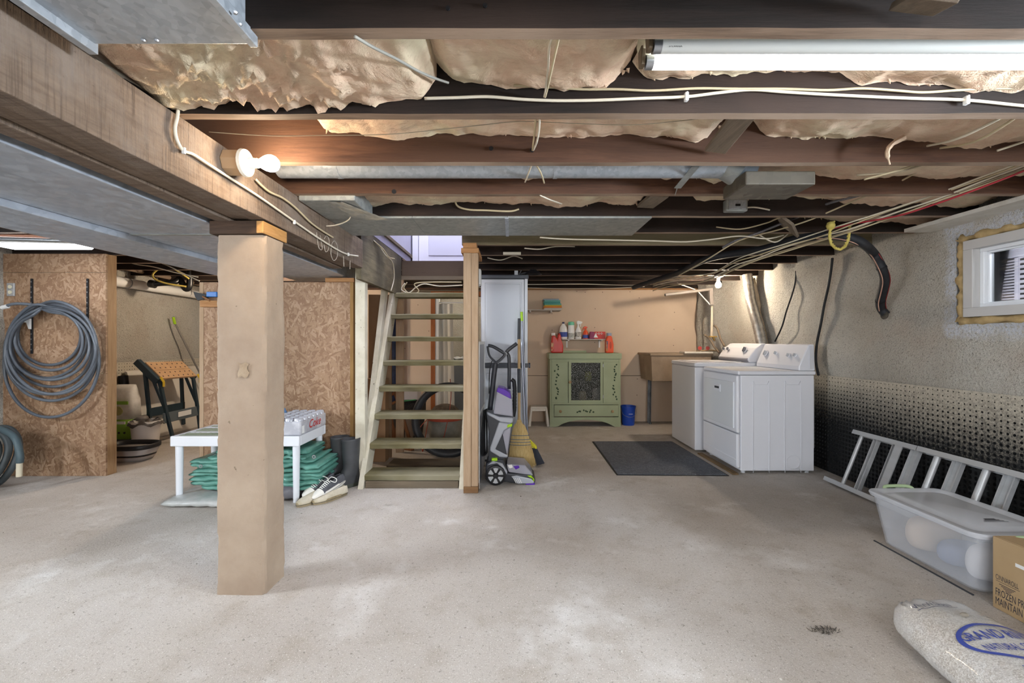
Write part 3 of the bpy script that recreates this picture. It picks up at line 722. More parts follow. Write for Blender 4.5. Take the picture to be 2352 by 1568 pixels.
# ================================================================== LAMPS
TUBEON = emit('tube_lit', '#f4f8ff', 8.0); TUBEFILL = emit('tube_fill_rear', '#f4f8ff', 30.0); TUBEOFF = M('tube_unlit', '#cfcfca', rough=.25); FIX = M('fixture_cream', '#e4dfc6', rough=.5)
BROWN = M('socket_brown', '#6d5f4d', rough=.6)
def shop_light(label, x0, Y, z, both=False, L=1.22, y_off=.07, txt=False):
    f = thing('fluorescent_fixture', label, 'light', (x0+L/2, Y, z)); s = y_off/2
    B().prism([(Y-.085,z+.075),(Y-.065,z+.03),(Y+.065,z+.03),(Y+.085,z+.075),(Y+.05,z+.13),(Y-.05,z+.13)], 'X', x0+.005, x0+L-.005).build('reflector', FIX, f, bevel=.003)
    for sgn in (-1, 1):
        y = Y+sgn*s
        t = B().cyl((x0+.03, y, z), (x0+L-.03, y, z), .0188, n=20).build('tube', TUBEFILL if both else TUBEON if sgn == 1 else TUBEOFF, f, smooth=True)
        for xa, xb in ((x0+.016, x0+.038), (x0+L-.038, x0+L-.016)): B().cyl((xa, y, z), (xb, y, z), .0194, n=20).build('tube_cap', STEEL, t, smooth=True)
        for xa in (x0, x0+L-.014):
            B().prism([(y-.014,z-.012),(y+.014,z-.012),(y+.018,z+.04),(y-.018,z+.04)], 'X', xa, xa+.014).build('socket', BROWN, f, bevel=.003)
    return f
f1 = shop_light('twin-tube fluorescent fixture between the joists at the upper right, far tube lit', .372, 1.235, 2.003)
text('maker_mark', 'SYLVANIA', M('print_dark', '#3a3a3a'), f1, (.372+.055, 1.1838, 1.990), (.036, 0, 0), (0, -.0005, .006))
shop_light('added twin-tube fill fixture on the joists behind the camera, right of the duct', -.1, -.93, 1.93, both=True)  # this and the next two are added, unseen fixtures that fill the room
shop_light('added twin-tube fill fixture on the joists behind the camera, near the left wall', -3.4, -.2, 1.93, both=True)
shop_light('added twin-tube fill fixture on the joists behind the camera, near the right wall', 1.35, -1.35, 1.93, both=True)
BULB = emit('bulb_glow', '#ffe6c4', 180.0); BULB2 = emit('bulb_glow_far', '#ffecd4', 600.0); PORC = M('porcelain', '#e9e2d2', rough=.3)
def bulb_lamp(name, label, p, d, glow, base_r=.055, box=None):
    p = Vector(p); d = Vector(d).normalized(); o = thing(name, label, 'light', p)
    B().cyl(p, p+d*.012, base_r, base_r*.95, 24).cyl(p+d*.012, p+d*.022, base_r*.8, base_r*.5, 24).build('base_plate', PORC, o, smooth=True)
    B().cyl(p+d*.02, p+d*.055, .022, .019, 18).build('socket', PORC, o, smooth=True)
    a = d.orthogonal().normalized(); b = d.cross(a); rings = []
    for h, r in ((.05,.013),(.062,.015),(.075,.022),(.088,.029),(.102,.033),(.116,.0325),(.128,.027),(.136,.018),(.140,.006)):
        rings.append([tuple(p+d*h+a*math.cos(2*PI*i/16)*r+b*math.sin(2*PI*i/16)*r) for i in range(16)])
    B().loft(rings).build('bulb', glow, o, smooth='all')
    if box:
        B().cyl(p-d*.066, p, .052, .052, 8).build('outlet_box', box, o, bevel=.003)
    return o
bulb_lamp('bare_bulb_lamp', 'glowing bare bulb in a porcelain holder on the side of the beam', (-1.084, 1.762, 1.912), (1, 0, -.02), BULB, box=M('box_tan', '#b89a78', rough=.7))
bulb_lamp('bare_bulb_lamp', 'glowing bare bulb under the joists above the washing machine', (2.443, 5.155, 1.966), (0, 0, -1), BULB2)
bulb_lamp('bare_bulb_lamp', 'bare bulb under the joists of the storage room behind the hose panel', (-2.9, 5.155, 1.966), (0, 0, -1), emit('bulb_glow_store', '#ffe8cc', 900.0))
bulb_lamp('bare_bulb_lamp', 'bare bulb in the room beyond the far doorway', (-.9, 7.4, 2.169), (0, 0, -1), emit('bulb_glow_room', '#fff1dc', 500.0))
wl = thing('wrap_light', 'glowing wraparound ceiling light above the hose panel', 'light', (-3.57, 3.33, 1.95))
B().prism([(3.22,1.95),(3.25,1.905),(3.40,1.905),(3.43,1.95)], 'X', -3.88, -3.27).build('diffuser', emit('diffuser_glow', '#f6f8ff', 9.0), wl, bevel=.01)
bx('pan', WHITE2, wl, -3.89, 3.215, 1.95, -3.26, 3.435, 1.97)
# ================================================================== CABLES
def cable(name, label, pts, r, mat, n=7, cat='cable', flat=1, smooth=6, group=None):
    return tag(B().tube(pts, r, n, smooth=smooth, flat=flat).build(name, mat, smooth='all'), label, cat, group)
Yc = 1.476
def on(Y, *pp): return [W(x, y, Y) for x, y in pp]
c1 = cable('house_cable', 'lower white cable stapled along the second joist', on(Yc, (975,226),(1050,224),(1120,222),(1200,228),(1280,231),(1370,230),(1470,226),(1575,222),(1650,213),(1725,206),(1800,211),(1900,217),(2000,222),(2100,226),(2221,230),(2352,243),(2450,250)), .0052, CABLE)
cable('house_cable', 'upper white cable touching the insulation along the second joist', on(Yc-.004, (1180,196),(1260,200),(1340,205),(1420,205),(1500,208),(1600,203),(1700,204),(1800,204),(1900,207),(1980,203),(2060,208),(2120,212),(2200,207),(2300,203),(2420,203)), .0042, CABLEY)
for x, y in ((1577,222),(2221,230)):
    p = W(x, y, Yc-.004); tag(B().box(p.x-.006, p.y-.006, p.z-.014, p.x+.006, p.y+.01, p.z+.014).cyl((p.x, p.y-.008, p.z+.011), (p.x, p.y, p.z+.011), .004, n=8).build('cable_staple', WHITE2, bevel=.002), 'white cable staple at mid-span of the second joist' if x < 2000 else 'white cable staple near the right edge of the second joist', 'staple')
cable('house_cable', 'left cable of the pair dropping across the first insulation bay', [W(1268,84,1.13), W(1261,110,1.2), W(1259,150,1.3), W(1254,200,1.42), W(1250,222,1.47)], .0036, CABLE)
cable('house_cable', 'right cable of the pair dropping across the first insulation bay', [W(1284,84,1.13), W(1277,115,1.2), W(1268,155,1.3), W(1258,200,1.42), W(1252,223,1.47)], .0036, CABLEY)
cable('house_cable', 'left cable of the pair crossing the second bay into a joist hole', [W(1231,266,1.53), W(1229,290,1.62), W(1226,320,1.75), W(1223,345,1.885)], .0042, CABLEY)
cable('house_cable', 'right cable of the pair crossing the second bay into a joist hole', [W(1239,266,1.53), W(1238,295,1.63), W(1233,325,1.76), W(1225,345,1.885)], .0042, CABLE)
cable('house_cable', 'left cable of the pair straddling the round duct', [W(1222,376,1.95), W(1215,395,2.03), W(1206,418,2.2)], .004, CABLE)
cable('house_cable', 'right cable of the pair straddling the round duct', [W(1230,376,1.95), W(1242,396,2.03), W(1250,420,2.2)], .004, CABLEY)
for x, y, Y in ((1029,20,1.082),(1114,14,1.082),(1222,345,1.888),(1128,341,1.888),(905,440,2.298)):
    p = W(x, y, Y); B().cyl(p, p+Vector((0, -.0035, 0)), .0062*Y/1.2, n=12).build('drilled_hole', BLACK, ceil)
cable('thin_wire', 'thin dark wire strung across the second joist bay', [W(480,303,1.62), W(620,312,1.65), W(740,311,1.66), W(880,309,1.66), W(980,301,1.66), W(1100,288,1.66), W(1200,279,1.66), W(1330,284,1.66), W(1450,287,1.66), W(1560,278,1.66), W(1645,268,1.6)], .0016, CABLEG, 5)
cable('grey_cable', 'grey cable slung diagonally in front of the first insulation batt', [W(815,84,1.10), W(860,110,1.17), W(910,135,1.25), W(960,163,1.34), W(1000,180,1.42), W(1030,190,1.46)], .0042, M('cable_grey', '#9c9a92', rough=.5))
def onbeam(*pp, dx=.006):
    out = []
    for x, y in pp:
        Y = (1.146-dx)/((1176-x)/FPX); out.append(W(x, y, Y))
    return out
cable('house_cable', 'white cable looping out of the insulation and running along the beam', onbeam((410,246),(407,270),(402,295),(406,320),(418,343),(428,349),(445,355),(480,378),(530,410),(600,455),(680,511),(740,552),(790,581),(822,588), dx=.008), .0055, CABLE)
cable('house_cable', 'cream cable from the bulb holder down the upper edge of the beam', onbeam((588,412),(600,425),(620,441),(650,455),(680,478),(715,512),(745,533),(765,545), dx=.012), .0052, CABLEY)
for x, y in ((422,346),(676,510),(800,584)):
    p = onbeam((x, y), dx=.012)[0]; tag(B().obox(p, (0, .004, 0), (.006, 0, 0), (0, 0, .011)).build('cable_staple', WHITE2, bevel=.002), {422: 'white staple where the beam cable turns below the insulation', 676: 'white staple on the beam cable just past the column', 800: 'white staple on the beam cable near the stairwell'}[x], 'staple')
cable('thin_wire', 'thin white wire drooping across the end of the sheet metal panning', [W(808,455,2.5), W(806,485,2.6), W(800,505,2.66), W(770,517,2.69), W(735,519,2.70)], .004, CABLE)
cable('house_cable', 'white cable along the joist behind the sheet metal panning', on(3.10, (1240,545),(1300,549),(1400,551),(1500,553),(1575,555),(1640,549),(1700,542),(1760,548),(1800,540)), .0052, CABLE)
cable('house_cable', 'cream cable tail lying on the joist below the round duct', on(2.69, (1045,452),(1050,472),(1075,481),(1120,483),(1170,485),(1192,480)), .006, CABLEY)
cable('house_cable', 'cable tail curving down from the reddish joist', [W(1240,448,2.32), W(1262,458,2.4), W(1290,468,2.62)], .004, CABLE)
# bundle over to the right wall
def hang(lab, pts, r, mat, nm='house_cable', cat='cable', n=7): return cable(nm, lab, [W(*p) for p in pts], r, mat, n, cat)
arm = [(2420,258,1.72),(2352,291,1.85),(2280,323,2.0),(2200,358,2.16),(2120,398,2.3),(2040,432,2.46),(1960,452,2.58),(1900,468,2.7),(1840,495,2.86),(1790,515,3.0),(1738,536,3.12),(1690,552,3.2),(1660,568,3.3)]
hang('ribbed grey armoured cable sweeping down from the upper right', arm, .0085, M('armour', '#8f8d92', '#5e5c62', 1, st=(260,260,260), rough=.4, metal=.5), 'armoured_cable')
hang('white cable following the armoured cable', [(2420,235,1.75),(2300,290,1.9),(2200,345,2.05),(2140,375,2.15),(2060,420,2.33),(1960,462,2.55),(1860,505,2.8),(1790,527,2.95),(1740,540,3.1),(1690,556,3.2),(1620,598,3.5),(1560,632,4.2)], .005, CABLEY)
bun = [(2420,352),(2352,378),(2260,412),(2150,453),(2050,487),(1950,522),(1880,545),(1800,567),(1740,588),(1690,606),(1640,630),(1600,640),(1540,645),(1500,655)]
Yb_ = [1.95,2.05,2.18,2.35,2.55,2.75,2.95,3.15,3.35,3.6,4.1,4.5,5.0,5.6]
labs = ['uppermost white cable of the bundle running to the right wall', 'second white cable of the bundle running to the right wall', 'third white cable in the middle of the bundle to the right wall', 'grey-white cable in the lower half of the bundle to the right wall', 'lowest pale cable of the bundle running to the right wall']
for i in range(5):
    rnd = random.Random(i+3)
    hang(labs[i], [(x, y-8+i*5+rnd.uniform(-3,3)*(1 if 2 < j < 12 else .2), Yb_[j]+.01*i) for j, (x, y) in enumerate(bun)], .0046, (CABLE, CABLEY, CABLE, CABLEG, CABLEY)[i])
hang('red cable running beneath the white bundle to the right wall', [(2420,362,1.97),(2352,392,2.06),(2250,432,2.2),(2150,468,2.36),(2060,496,2.52),(1960,514,2.75),(1900,528,2.9)], .0052, M('cable_red', '#a52b35', rough=.4))
FOAMB = M('pipe_foam_black', '#1e2024', '#2b2d33', 8, rough=.6)
ls = thing('insulated_line', 'thick black foam-insulated pipe curving from the joists into the right wall', 'pipe', W(1880, 545, 2.95))
lp = [(1455,660,5.9),(1500,645,5.4),(1560,625,4.7),(1610,600,4.1),(1650,588,3.85),(1700,580,3.65),(1760,570,3.4),(1820,551,3.18),(1880,542,3.0),(1930,542,2.93),(1975,555,2.92),(2005,580,2.95),(2025,615,3.0),(2032,640,3.05),(2028,665,3.12),(2022,690,3.2),(2024,708,3.27),(2035,722,3.35)]
lpw = [W(*p) for p in lp]
lpw = [Vector((min(p.x, 2.86), p.y, min(p.z, 1.945))) if i < 14 else p for i, p in enumerate(lpw)]
for i in range(11, 18):
    x, y = lp[i][:2]; X = 2.60+.05*(i-11) if i < 17 else 2.88; X = min(X, 2.88); Y = X/((x-1176)/FPX); lpw[i] = W(x, y, Y)
B().tube(lpw, .030, 12, smooth=8).build('foam_sleeve', FOAMB, ls, smooth='all')
B().tube([p+Vector((-.027, -.015, -.022)) for p in lpw[8:17]], .0035, 6).build('copper_tube', M('copper_pale', '#c29a86', rough=.4), ls, smooth='all')
B().tube([p+Vector((.025, -.018, -.008)) for p in lpw[11:17]], .003, 6).build('signal_wire', M('wire_red', '#8e2a2a', rough=.5), ls, smooth='all')
for i in (8, 12, 15):
    t = (lpw[i+1]-lpw[i-1]).normalized(); B().cyl(lpw[i]-t*.006, lpw[i]+t*.006, .0325, n=14).build('tie', BLACK, ls)
p = lpw[-1]; B().lathe([(.03,0),(.035,-.01),(.02,-.022)], (2.875, p.y, p.z-.004), 12, 'X').build('sealant', M('sealant', '#5c564c', '#3a362f', 30, rough=.9, bump=.6), ls)
rp = [(1915,508,2.82),(1907,530,2.82),(1906,545,2.82),(1910,560,2.82),(1919,569,2.83),(1930,572,2.83),(1941,565,2.83),(1948,550,2.83),(1950,532,2.83),(1951,515,2.84)]
rope = thing('yellow_rope', 'loop of yellow twisted rope hanging by the insulated pipe', 'rope', W(1930, 510, 2.82))
rw = []
for i in range(len(rp)-1):
    for k in range(8): rw.append(W(*rp[i]).lerp(W(*rp[i+1]), k/8))
YR = M('rope_yellow', '#cdbd6a', '#b3a24e', 40, rough=.8)
for ph in (0, PI):
    B().tube([q+Vector((math.cos(i*.9+ph), 0, math.sin(i*.9+ph)))*.0055 for i, q in enumerate(rw)], .0062, 6, smooth=0).build('strand', YR, rope, smooth='all')
B().lathe([(0,-.03),(.02,-.022),(.026,0),(.02,.02),(0,.028)], W(1908,518,2.82), 10).build('knot', YR, rope, smooth='all')
# loose cable ends
tails = [('pair of cable ends poking out above the boot at the right', [(2130,370,1.98),(2060,392,2.0),(1985,412,2.04)], CABLEY), ('cable end splayed below the insulation above the armoured cable', [(2120,378,1.98),(2050,396,2.01),(1968,402,2.04)], CABLEG),
 ('cut cable end crossing the second joist bay at the right edge', [(2420,298,1.82),(2352,325,1.85),(2290,346,1.88)], CABLE), ('cable tail entering a hole in the joist left of the cable crossing', [(1900,488,2.75),(1800,498,2.78),(1760,512,2.95),(1700,526,3.06),(1645,521,3.10)], CABLEY),
 ('white cable end next to the metal junction box', [(1712,477,2.68),(1735,476,2.67),(1768,482,2.67)], CABLE), ('short cable sagging below the bundle near the junction box', [(1745,540,3.1),(1780,556,3.13),(1810,537,3.14)], CABLE),
 ('two-strand cable slanting over the second bay by the armoured cable', [(2300,270,1.55),(2200,318,1.7),(2130,335,1.86)], CABLE), ('cream cable slanting over the second bay beside the armoured cable', [(2330,272,1.55),(2240,325,1.72),(2160,340,1.87)], CABLEY)]
for lab, pts, mt in tails: hang(lab, pts, .0048, mt, 'cable_end')
far = [('white cable strung under the joists near the far wall', [(1100,648,5.3),(1213,653,5.5),(1330,652,5.6),(1450,655,5.9),(1500,650,5.7)]), ('lower white cable under the joists along the far wall', [(1100,660,5.9),(1213,661,6.1),(1300,663,6.2),(1400,662,6.2),(1480,658,6.0)]),
 ('looped white cable under the far joists behind the stair post', [(1205,570,3.5),(1240,572,3.6),(1275,566,3.7),(1320,566,3.8)]), ('white cable hooked on the far joists beside the tall cabinet', [(1120,592,4.1),(1150,597,4.2),(1180,588,4.2),(1200,594,4.2)])]
for lab, pts in far: hang(lab, pts, .005, CABLE)
hang('tangle of pale cable at the foot of the stairwell header', [(930,650,4.64),(922,665,4.64),(940,672,4.64),(955,660,4.64),(975,652,4.64),(1010,657,4.64),(1062,655,4.64)], .006, CABLE)
hang('second pale cable coiled under the stairwell header', [(935,648,4.6),(928,662,4.6),(945,676,4.6),(962,668,4.6),(952,652,4.6),(985,648,4.6),(1060,648,4.6)], .006, CABLEY)
hang('white cable running down the weathered trimmer board', [(858,552,3.72),(872,566,3.85),(885,585,4.0),(899,598,4.15),(904,612,4.25),(905,640,4.3),(898,668,4.22)], .005, CABLE)
hang('upper cable along the top edge of the trimmer board', [(862,556,3.72),(880,572,3.9),(893,590,4.06),(906,594,4.25)], .005, CABLEY)
# junction box
jb = thing('junction_box', 'grey metal junction box screwed to a joist', 'junction box', W(1685, 476, 2.7))
p = W(1685, 476, 2.70); bx('box', GALVD, jb, p.x-.066, 2.655, p.z-.036, p.x+.066, 2.705, p.z+.038, bevel=.008); bx('cover', GALV, jb, p.x-.052, 2.650, p.z-.026, p.x+.052, 2.656, p.z+.030, bevel=.004); bx('knockout', BLACK, jb, p.x-.014, 2.648, p.z-.008, p.x+.016, 2.651, p.z+.006)
# black cords on the right wall
def onwall(*pp, off=.03):
    return [W(x, y, (XR-off)/((x-1176)/FPX)) for x, y in pp]
cable('power_cable', 'thick black cord running down the right wall behind the dryer', onwall((1912,592),(1908,625),(1902,660),(1893,700),(1886,740),(1876,790),(1874,830),(1880,862), off=.04), .011, BLACK)
cable('power_cable', 'thin black cord hanging on the right wall behind the dryer controls', onwall((1828,622),(1826,650),(1818,680),(1806,715),(1796,750),(1780,784), off=.06), .008, BLACK)
# ================================================================== LAUNDRY
def dial(root, x, y, X, r, mat, zoff=0):
    Y = X/((x-1176)/FPX); p = W(x, y, Y); d = Vector((-.92, 0, .39))
    k = B().cyl(p, p+d*.008, r*1.25, r*1.2, 18).build('dial_plate', WHITE, root, smooth=True)
    B().cyl(p+d*.008, p+d*.018, r, r*.9, 18).obox(p+d*.020, (0, r*.18, 0), d*.006, Vector((.39,0,.92))*r*.85).build('dial_knob', mat, k, smooth=True)
dr = thing('dryer', 'white front-loading dryer with embossed side nearest the ladder', 'dryer', (2.38, 4.27, 0))
bx('body', WHITE, dr, 2.06, 3.92, .025, 2.72, 4.62, .885, bevel=.006); bx('top_panel', WHITE, dr, 2.035, 3.913, .888, 2.735, 4.627, .925, bevel=.012)
bx('front_panel', WHITE, dr, 2.025, 3.925, .365, 2.058, 4.615, .882, bevel=.010); kick = bx('lower_panel', WHITE, dr, 2.025, 3.925, .05, 2.058, 4.615, .355, bevel=.010)
bx('kick_rib', WHITE, kick, 2.019, 3.94, .118, 2.030, 4.60, .126, bevel=.003)
dd = bx('door', M('dryer_door', '#dcdfe3', rough=.3), dr, 2.014, 3.965, .40, 2.027, 4.575, .82, bevel=.006)
hp = bx('door_handle', WHITE, dd, 2.008, 4.205, .705, 2.016, 4.335, .775, bevel=.004); bx('handle_slot', DARK, dd, 2.0065, 4.225, .735, 2.009, 4.315, .755)
con = B().prism([(2.59,.926),(2.592,.968),(2.676,1.155),(2.69,1.165),(2.728,1.165),(2.738,.926)], 'Y', 3.93, 4.615).build('console', WHITE, dr, bevel=.008)
bx('end_cap', M('console_end_grey', '#cfd0d6', rough=.35), con, 2.682, 3.926, .94, 2.724, 3.931, 1.15, bevel=.002)  # end cap a slightly greyer white than the console
for x, y, r in ((1759,811,.027),(1783,811,.016),(1812,816,.017),(1827,816,.017)): dial(dr, x, y, 2.628, r, GREYP)
for xa, xb in ((2.17, 2.315), (2.455, 2.60)):
    B().tube([(xa, 3.918, .06), (xa, 3.918, .78), (xa+.02, 3.918, .80), (xb-.02, 3.918, .80), (xb, 3.918, .78), (xb, 3.918, .06), (xb-.015, 3.918, .045), (xa+.015, 3.918, .045)], .0022, 5, smooth=2, closed=True).build('emboss', WHITE, dr, smooth='all')
B().tube([(2.53+.062*math.cos(a*.3927), 3.917, .105+.062*math.sin(a*.3927)) for a in range(16)], .0018, 5, smooth=2, closed=True).build('emboss', WHITE, dr, smooth='all')
B().prism([(3.97,.20),(4.5,.20),(4.5,.86),(3.97,.86)], 'X', 2.72, 2.765).build('back_cover', WHITE2, dr, bevel=.02)
for x, y in ((2.1,3.96),(2.68,3.96),(2.1,4.58),(2.68,4.58)): B().cyl((x,y,0),(x,y,.03),.018,n=10).build('foot', GREYP, dr)
bx('maker_badge', DARK, con, 2.606, 4.02, .993, 2.6075, 4.055, .999)
ws = thing('washing_machine', 'white top-loading washing machine beside the laundry sink', 'washer', (2.32, 5.02, 0))
bx('body', WHITE, ws, 1.967, 4.68, .02, 2.66, 5.36, .915, bevel=.010); bx('top_panel', WHITE, ws, 1.962, 4.675, .918, 2.67, 5.365, .962, bevel=.012)
bx('lid', M('lid_white', '#d9dae0', rough=.25), ws, 2.02, 4.75, .962, 2.50, 5.29, .968, bevel=.006)
wc = B().prism([(2.555,.962),(2.535,.995),(2.552,1.03),(2.62,1.12),(2.68,1.165),(2.735,1.17),(2.74,.962)], 'Y', 4.675, 5.36).build('console', WHITE, ws, bevel=.012)
B().prism([(2.549,.965),(2.528,.997),(2.536,1.012),(2.56,1.0)], 'Y', 4.69, 5.34).build('console_trim', M('console_grey', '#9b9ba4', rough=.35), wc, bevel=.004)
for x, y, r in ((1664,801,.016),(1673,801,.018),(1711,803,.030)): dial(ws, x, y, 2.585, r, M('knob_dark', '#6f7076', rough=.35))
for i in range(4): bx('print', GREYP, wc, 2.594, 4.76+.03*i, 1.083+.004*i, 2.598, 4.775+.03*i, 1.088+.004*i)
TUB = M('tub_concrete', '#a38e78', '#8f7c68', 4, rough=.75, bump=.3, bsc=30)
sk = thing('laundry_sink', 'brown concrete laundry tub on steel legs behind the washer', 'sink', (2.3, 6.1, 0))
def rect(x0, y0, x1, y1, z): return [(x0,y0,z),(x1,y0,z),(x1,y1,z),(x0,y1,z)]
B().loft([rect(1.89,5.87,2.64,6.38,.655), rect(1.865,5.84,2.68,6.40,1.0), rect(1.85,5.825,2.69,6.41,1.0), rect(1.85,5.825,2.69,6.41,1.03), rect(1.91,5.885,2.63,6.36,1.03), rect(1.98,5.95,2.58,6.31,.74)]).build('tub', TUB, sk, bevel=.006)
LEG = M('leg_steel', '#7e7f80', '#5d5e60', 12, rough=.5, metal=.6)
for x, y in ((2.0,6.30),(2.62,5.95),(2.62,6.32)):
    B().bar((x, y, .012), (x+.01, y, .66), .045, .006, up=(1,0,0)).bar((x-.015, y+.02, .012), (x-.005, y+.02, .66), .006, .045, up=(1,0,0)).build('leg', LEG, sk); B().cyl((x,y,0),(x,y,.014),.02,n=10).build('foot', LEG, sk)
tag(bx('wash_board', M('board_white', '#ddd5c8', rough=.6), None, 2.30, 5.80, 1.031, 2.68, 5.98, 1.055, bevel=.003), 'white board laid across the laundry tub rim', 'board')
# foil dryer hose
fh = thing('foil_hose', 'crinkled foil dryer vent hose rising to the joists', 'hose', W(1735, 720, 5.0))
path = [W(1716,630,5.12), W(1719,655,5.10), W(1724,690,5.05), W(1733,722,4.98), W(1741,750,4.92), W(1750,790,4.86), W(1756,830,4.84)]
P_ = []
for i in range(len(path)-1):
    for k in range(14): P_.append(path[i].lerp(path[i+1], k/14))
B().tube(P_, [.058 if i % 2 else .050 for i in range(len(P_))], 18, smooth=0).build('foil', M('foil', '#d9d6d0', '#b3ada4', 20, rough=.3, metal=.8, bump=.4, bsc=60), fh, smooth='all')
tag(B().tube([W(1727,640,5.15), W(1738,690,5.1), W(1742,720,5.05), W(1752,760,4.98), W(1760,800,4.9)], [.034,.038,.03,.036,.03], 10).build('pipe_wrap', M('wrap_pale', '#c9b89d', '#a8967b', 9, rough=.9, bump=.5, bsc=20), smooth='all'), 'pale wrapped pipe beside the foil dryer hose', 'pipe')
# bracket, taps and pipes in the corner
GRB = M('bracket_grey', '#7d756e', rough=.55)
bk = thing('shelf_bracket', 'grey metal shelf bracket standing out in the far right corner', 'bracket', W(1634, 700, 5.75))
a = W(1527,677,5.75); b = W(1632,664,5.75); c = W(1634,700,5.75)
B().bar(a, b, .05, .035, up=(0,0,1)).build('arm', GRB, bk, bevel=.008); B().bar(b+Vector((0,0,.015)), c, .05, .045, up=(1,0,0)).build('upright', GRB, bk, bevel=.006)
B().bar(W(1555,650,5.75), W(1597,665,5.75), .012, .012).bar(W(1603,669,5.75), W(1631,700,5.75), .012, .012).build('stay', M('stay_white', '#d8ccc0', rough=.5), bk)
PIPEB = M('pipe_brown', '#7a6a58', rough=.6)
tag(B().tube([W(1635,702,5.80), W(1635,735,5.80), W(1634,772,5.80)], .014, 10, smooth=0).build('supply_pipe', M('pipe_cream', '#c8bba6', rough=.6)), 'cream vertical supply pipe below the shelf bracket', 'pipe')
tag(B().tube([W(1617,768,5.8), W(1630,778,5.8), W(1640,795,5.75), W(1652,810,5.7)], .014, 8).build('wash_hose', PIPEB, smooth='all'), 'brown water hose drooping left of the brass tap', 'hose')
tag(B().tube([W(1640,747,5.8), W(1648,755,5.8), W(1654,775,5.72), W(1664,795,5.65)], .014, 8).build('wash_hose', PIPEB, smooth='all'), 'brown water hose drooping right of the brass tap', 'hose')
tp_ = thing('brass_tap', 'brass tap handle beside the washer hoses', 'tap', W(1638, 773, 5.78)); p = W(1638, 773, 5.78)
B().cyl(p+Vector((-.05,0,0)), p+Vector((.05,0,0)), .009, n=10).build('handle', M('brass', '#d1ae62', rough=.35, metal=.7), tp_, smooth=True); B().cyl(p, p+Vector((.02,0,-.05)), .014, n=10).build('stem', M('brass_dark', '#8d7442', rough=.4, metal=.6), tp_, smooth=True)
mf = thing('tap_manifold', 'pair of small taps with red wheel handles over the tub', 'tap', W(1618, 806, 5.95))
B().tube([W(1600,806,5.95), W(1630,804,5.95), W(1648,806,5.95)], .010, 8).build('pipe', M('pipe_brass', '#b79e7c', rough=.4, metal=.5), mf, smooth='all')
for x in (1607, 1625):
    p = W(x, 799, 5.95); B().cyl(p, p+Vector((-.01,-.03,0)), .026, n=8).build('wheel', M('tap_red%d' % x, '#a8382e', rough=.5), mf); B().cyl(p+Vector((.02,0,-.02)), p+Vector((.0,-.02,-.07)), .012, n=8).build('spout', M('pipe_sp%d' % x, '#b9a78c', rough=.4, metal=.5), mf)

# ================================================================== GREEN CABINET
gc = thing('green_cabinet', 'old sage green painted cabinet with glass door and stencilled ivy', 'cabinet', (1.02, 6.25, 0))
GY = 6.07
def gx(x): return (x-1176)*GY/FPX
def gz(y): return CAMZ-(y-784)*GY/FPX
def gbox(name, x0, y0, x1, y1, f, b, mat=GREENC, par=None, bevel=.003): return bx(name, mat, par or gc, gx(x0), GY+f, gz(y1), gx(x1), GY+b, gz(y0), bevel=bevel)
gbox('side_panel', 1263, 824, 1267, 980, .01, .36); gbox('side_panel', 1422, 824, 1426, 980, .01, .36)
gbox('back_panel', 1267, 827, 1422, 958, .34, .35, M('cab_inside', '#5d6350', rough=.8)); gbox('top', 1261, 811, 1428, 824, -.005, .36); gbox('rail', 1267, 824, 1422, 831, .008, .03)
gbox('splash', 1294, 806, 1356, 811, .32, .345)
gbox('front_panel', 1267, 831, 1305, 925, .008, .03); gbox('front_panel', 1386, 831, 1422, 925, .008, .03); gbox('rail', 1267, 925, 1422, 929, .004, .03); gbox('floor_board', 1267, 920, 1422, 925, .03, .34)
gd = thing and B().box(0,0,0,.001,.001,.001)
door = gbox('door', 1306, 829, 1312, 925, .0, .022); 
for q in ((1379,829,1385,925),(1312,829,1379,833),(1312,919,1379,925)): gbox('door_rail', *q, .0, .022, par=door)
def frosted():
    s = N('speckled_glass'); out = s.t.nodes['Material Output']
    tr = s.n('BsdfTransparent'); tr.inputs[0].default_value = (.62,.62,.62,1); df = s.n('BsdfGlossy'); df.inputs['Roughness'].default_value = .45
    nz = s.noise(95, 3, .8); col = s.ramp(nz, [(.42, (.10,.10,.10,1)), (.54, (.22,.22,.21,1)), (.64, (.55,.55,.52,1))]); s.l(col, df.inputs[0])
    d2 = s.n('BsdfDiffuse'); s.l(col, d2.inputs[0]); m0 = s.n('MixShader'); m0.inputs[0].default_value = .6; s.l(df.outputs[0], m0.inputs[1]); s.l(d2.outputs[0], m0.inputs[2])
    mx = s.n('MixShader'); s.l(s.step(nz, .50, .68), mx.inputs[0]); s.l(tr.outputs[0], mx.inputs[1]); s.l(m0.outputs[0], mx.inputs[2]); s.l(mx.outputs[0], out.inputs[0])
    return s.mat
gbox('door_glass', 1312, 833, 1379, 919, .010, .014, frosted(), door, 0)
KN = M('knob_wood', '#a08763', rough=.5)
def knob(x, y, par): p = Vector((gx(x), GY, gz(y))); B().lathe([(.008,0),(.010,-.012),(.020,-.02),(.020,-.028),(.010,-.036)], p, 14, 'Y').build('knob', KN, par, smooth=True)
knob(1309, 877, door); gbox('hinge', 1385, 836, 1386.5, 843, -.002, .01, STEEL, door, 0); gbox('hinge', 1385, 907, 1386.5, 914, -.002, .01, STEEL, door, 0)
gbox('stile', 1267, 929, 1272.5, 958, .008, .03); gbox('stile', 1420.5, 929, 1422, 958, .008, .03); drw = gbox('drawer', 1273, 930, 1420, 956, .0, .03); knob(1287, 944, drw); knob(1406, 944, drw)
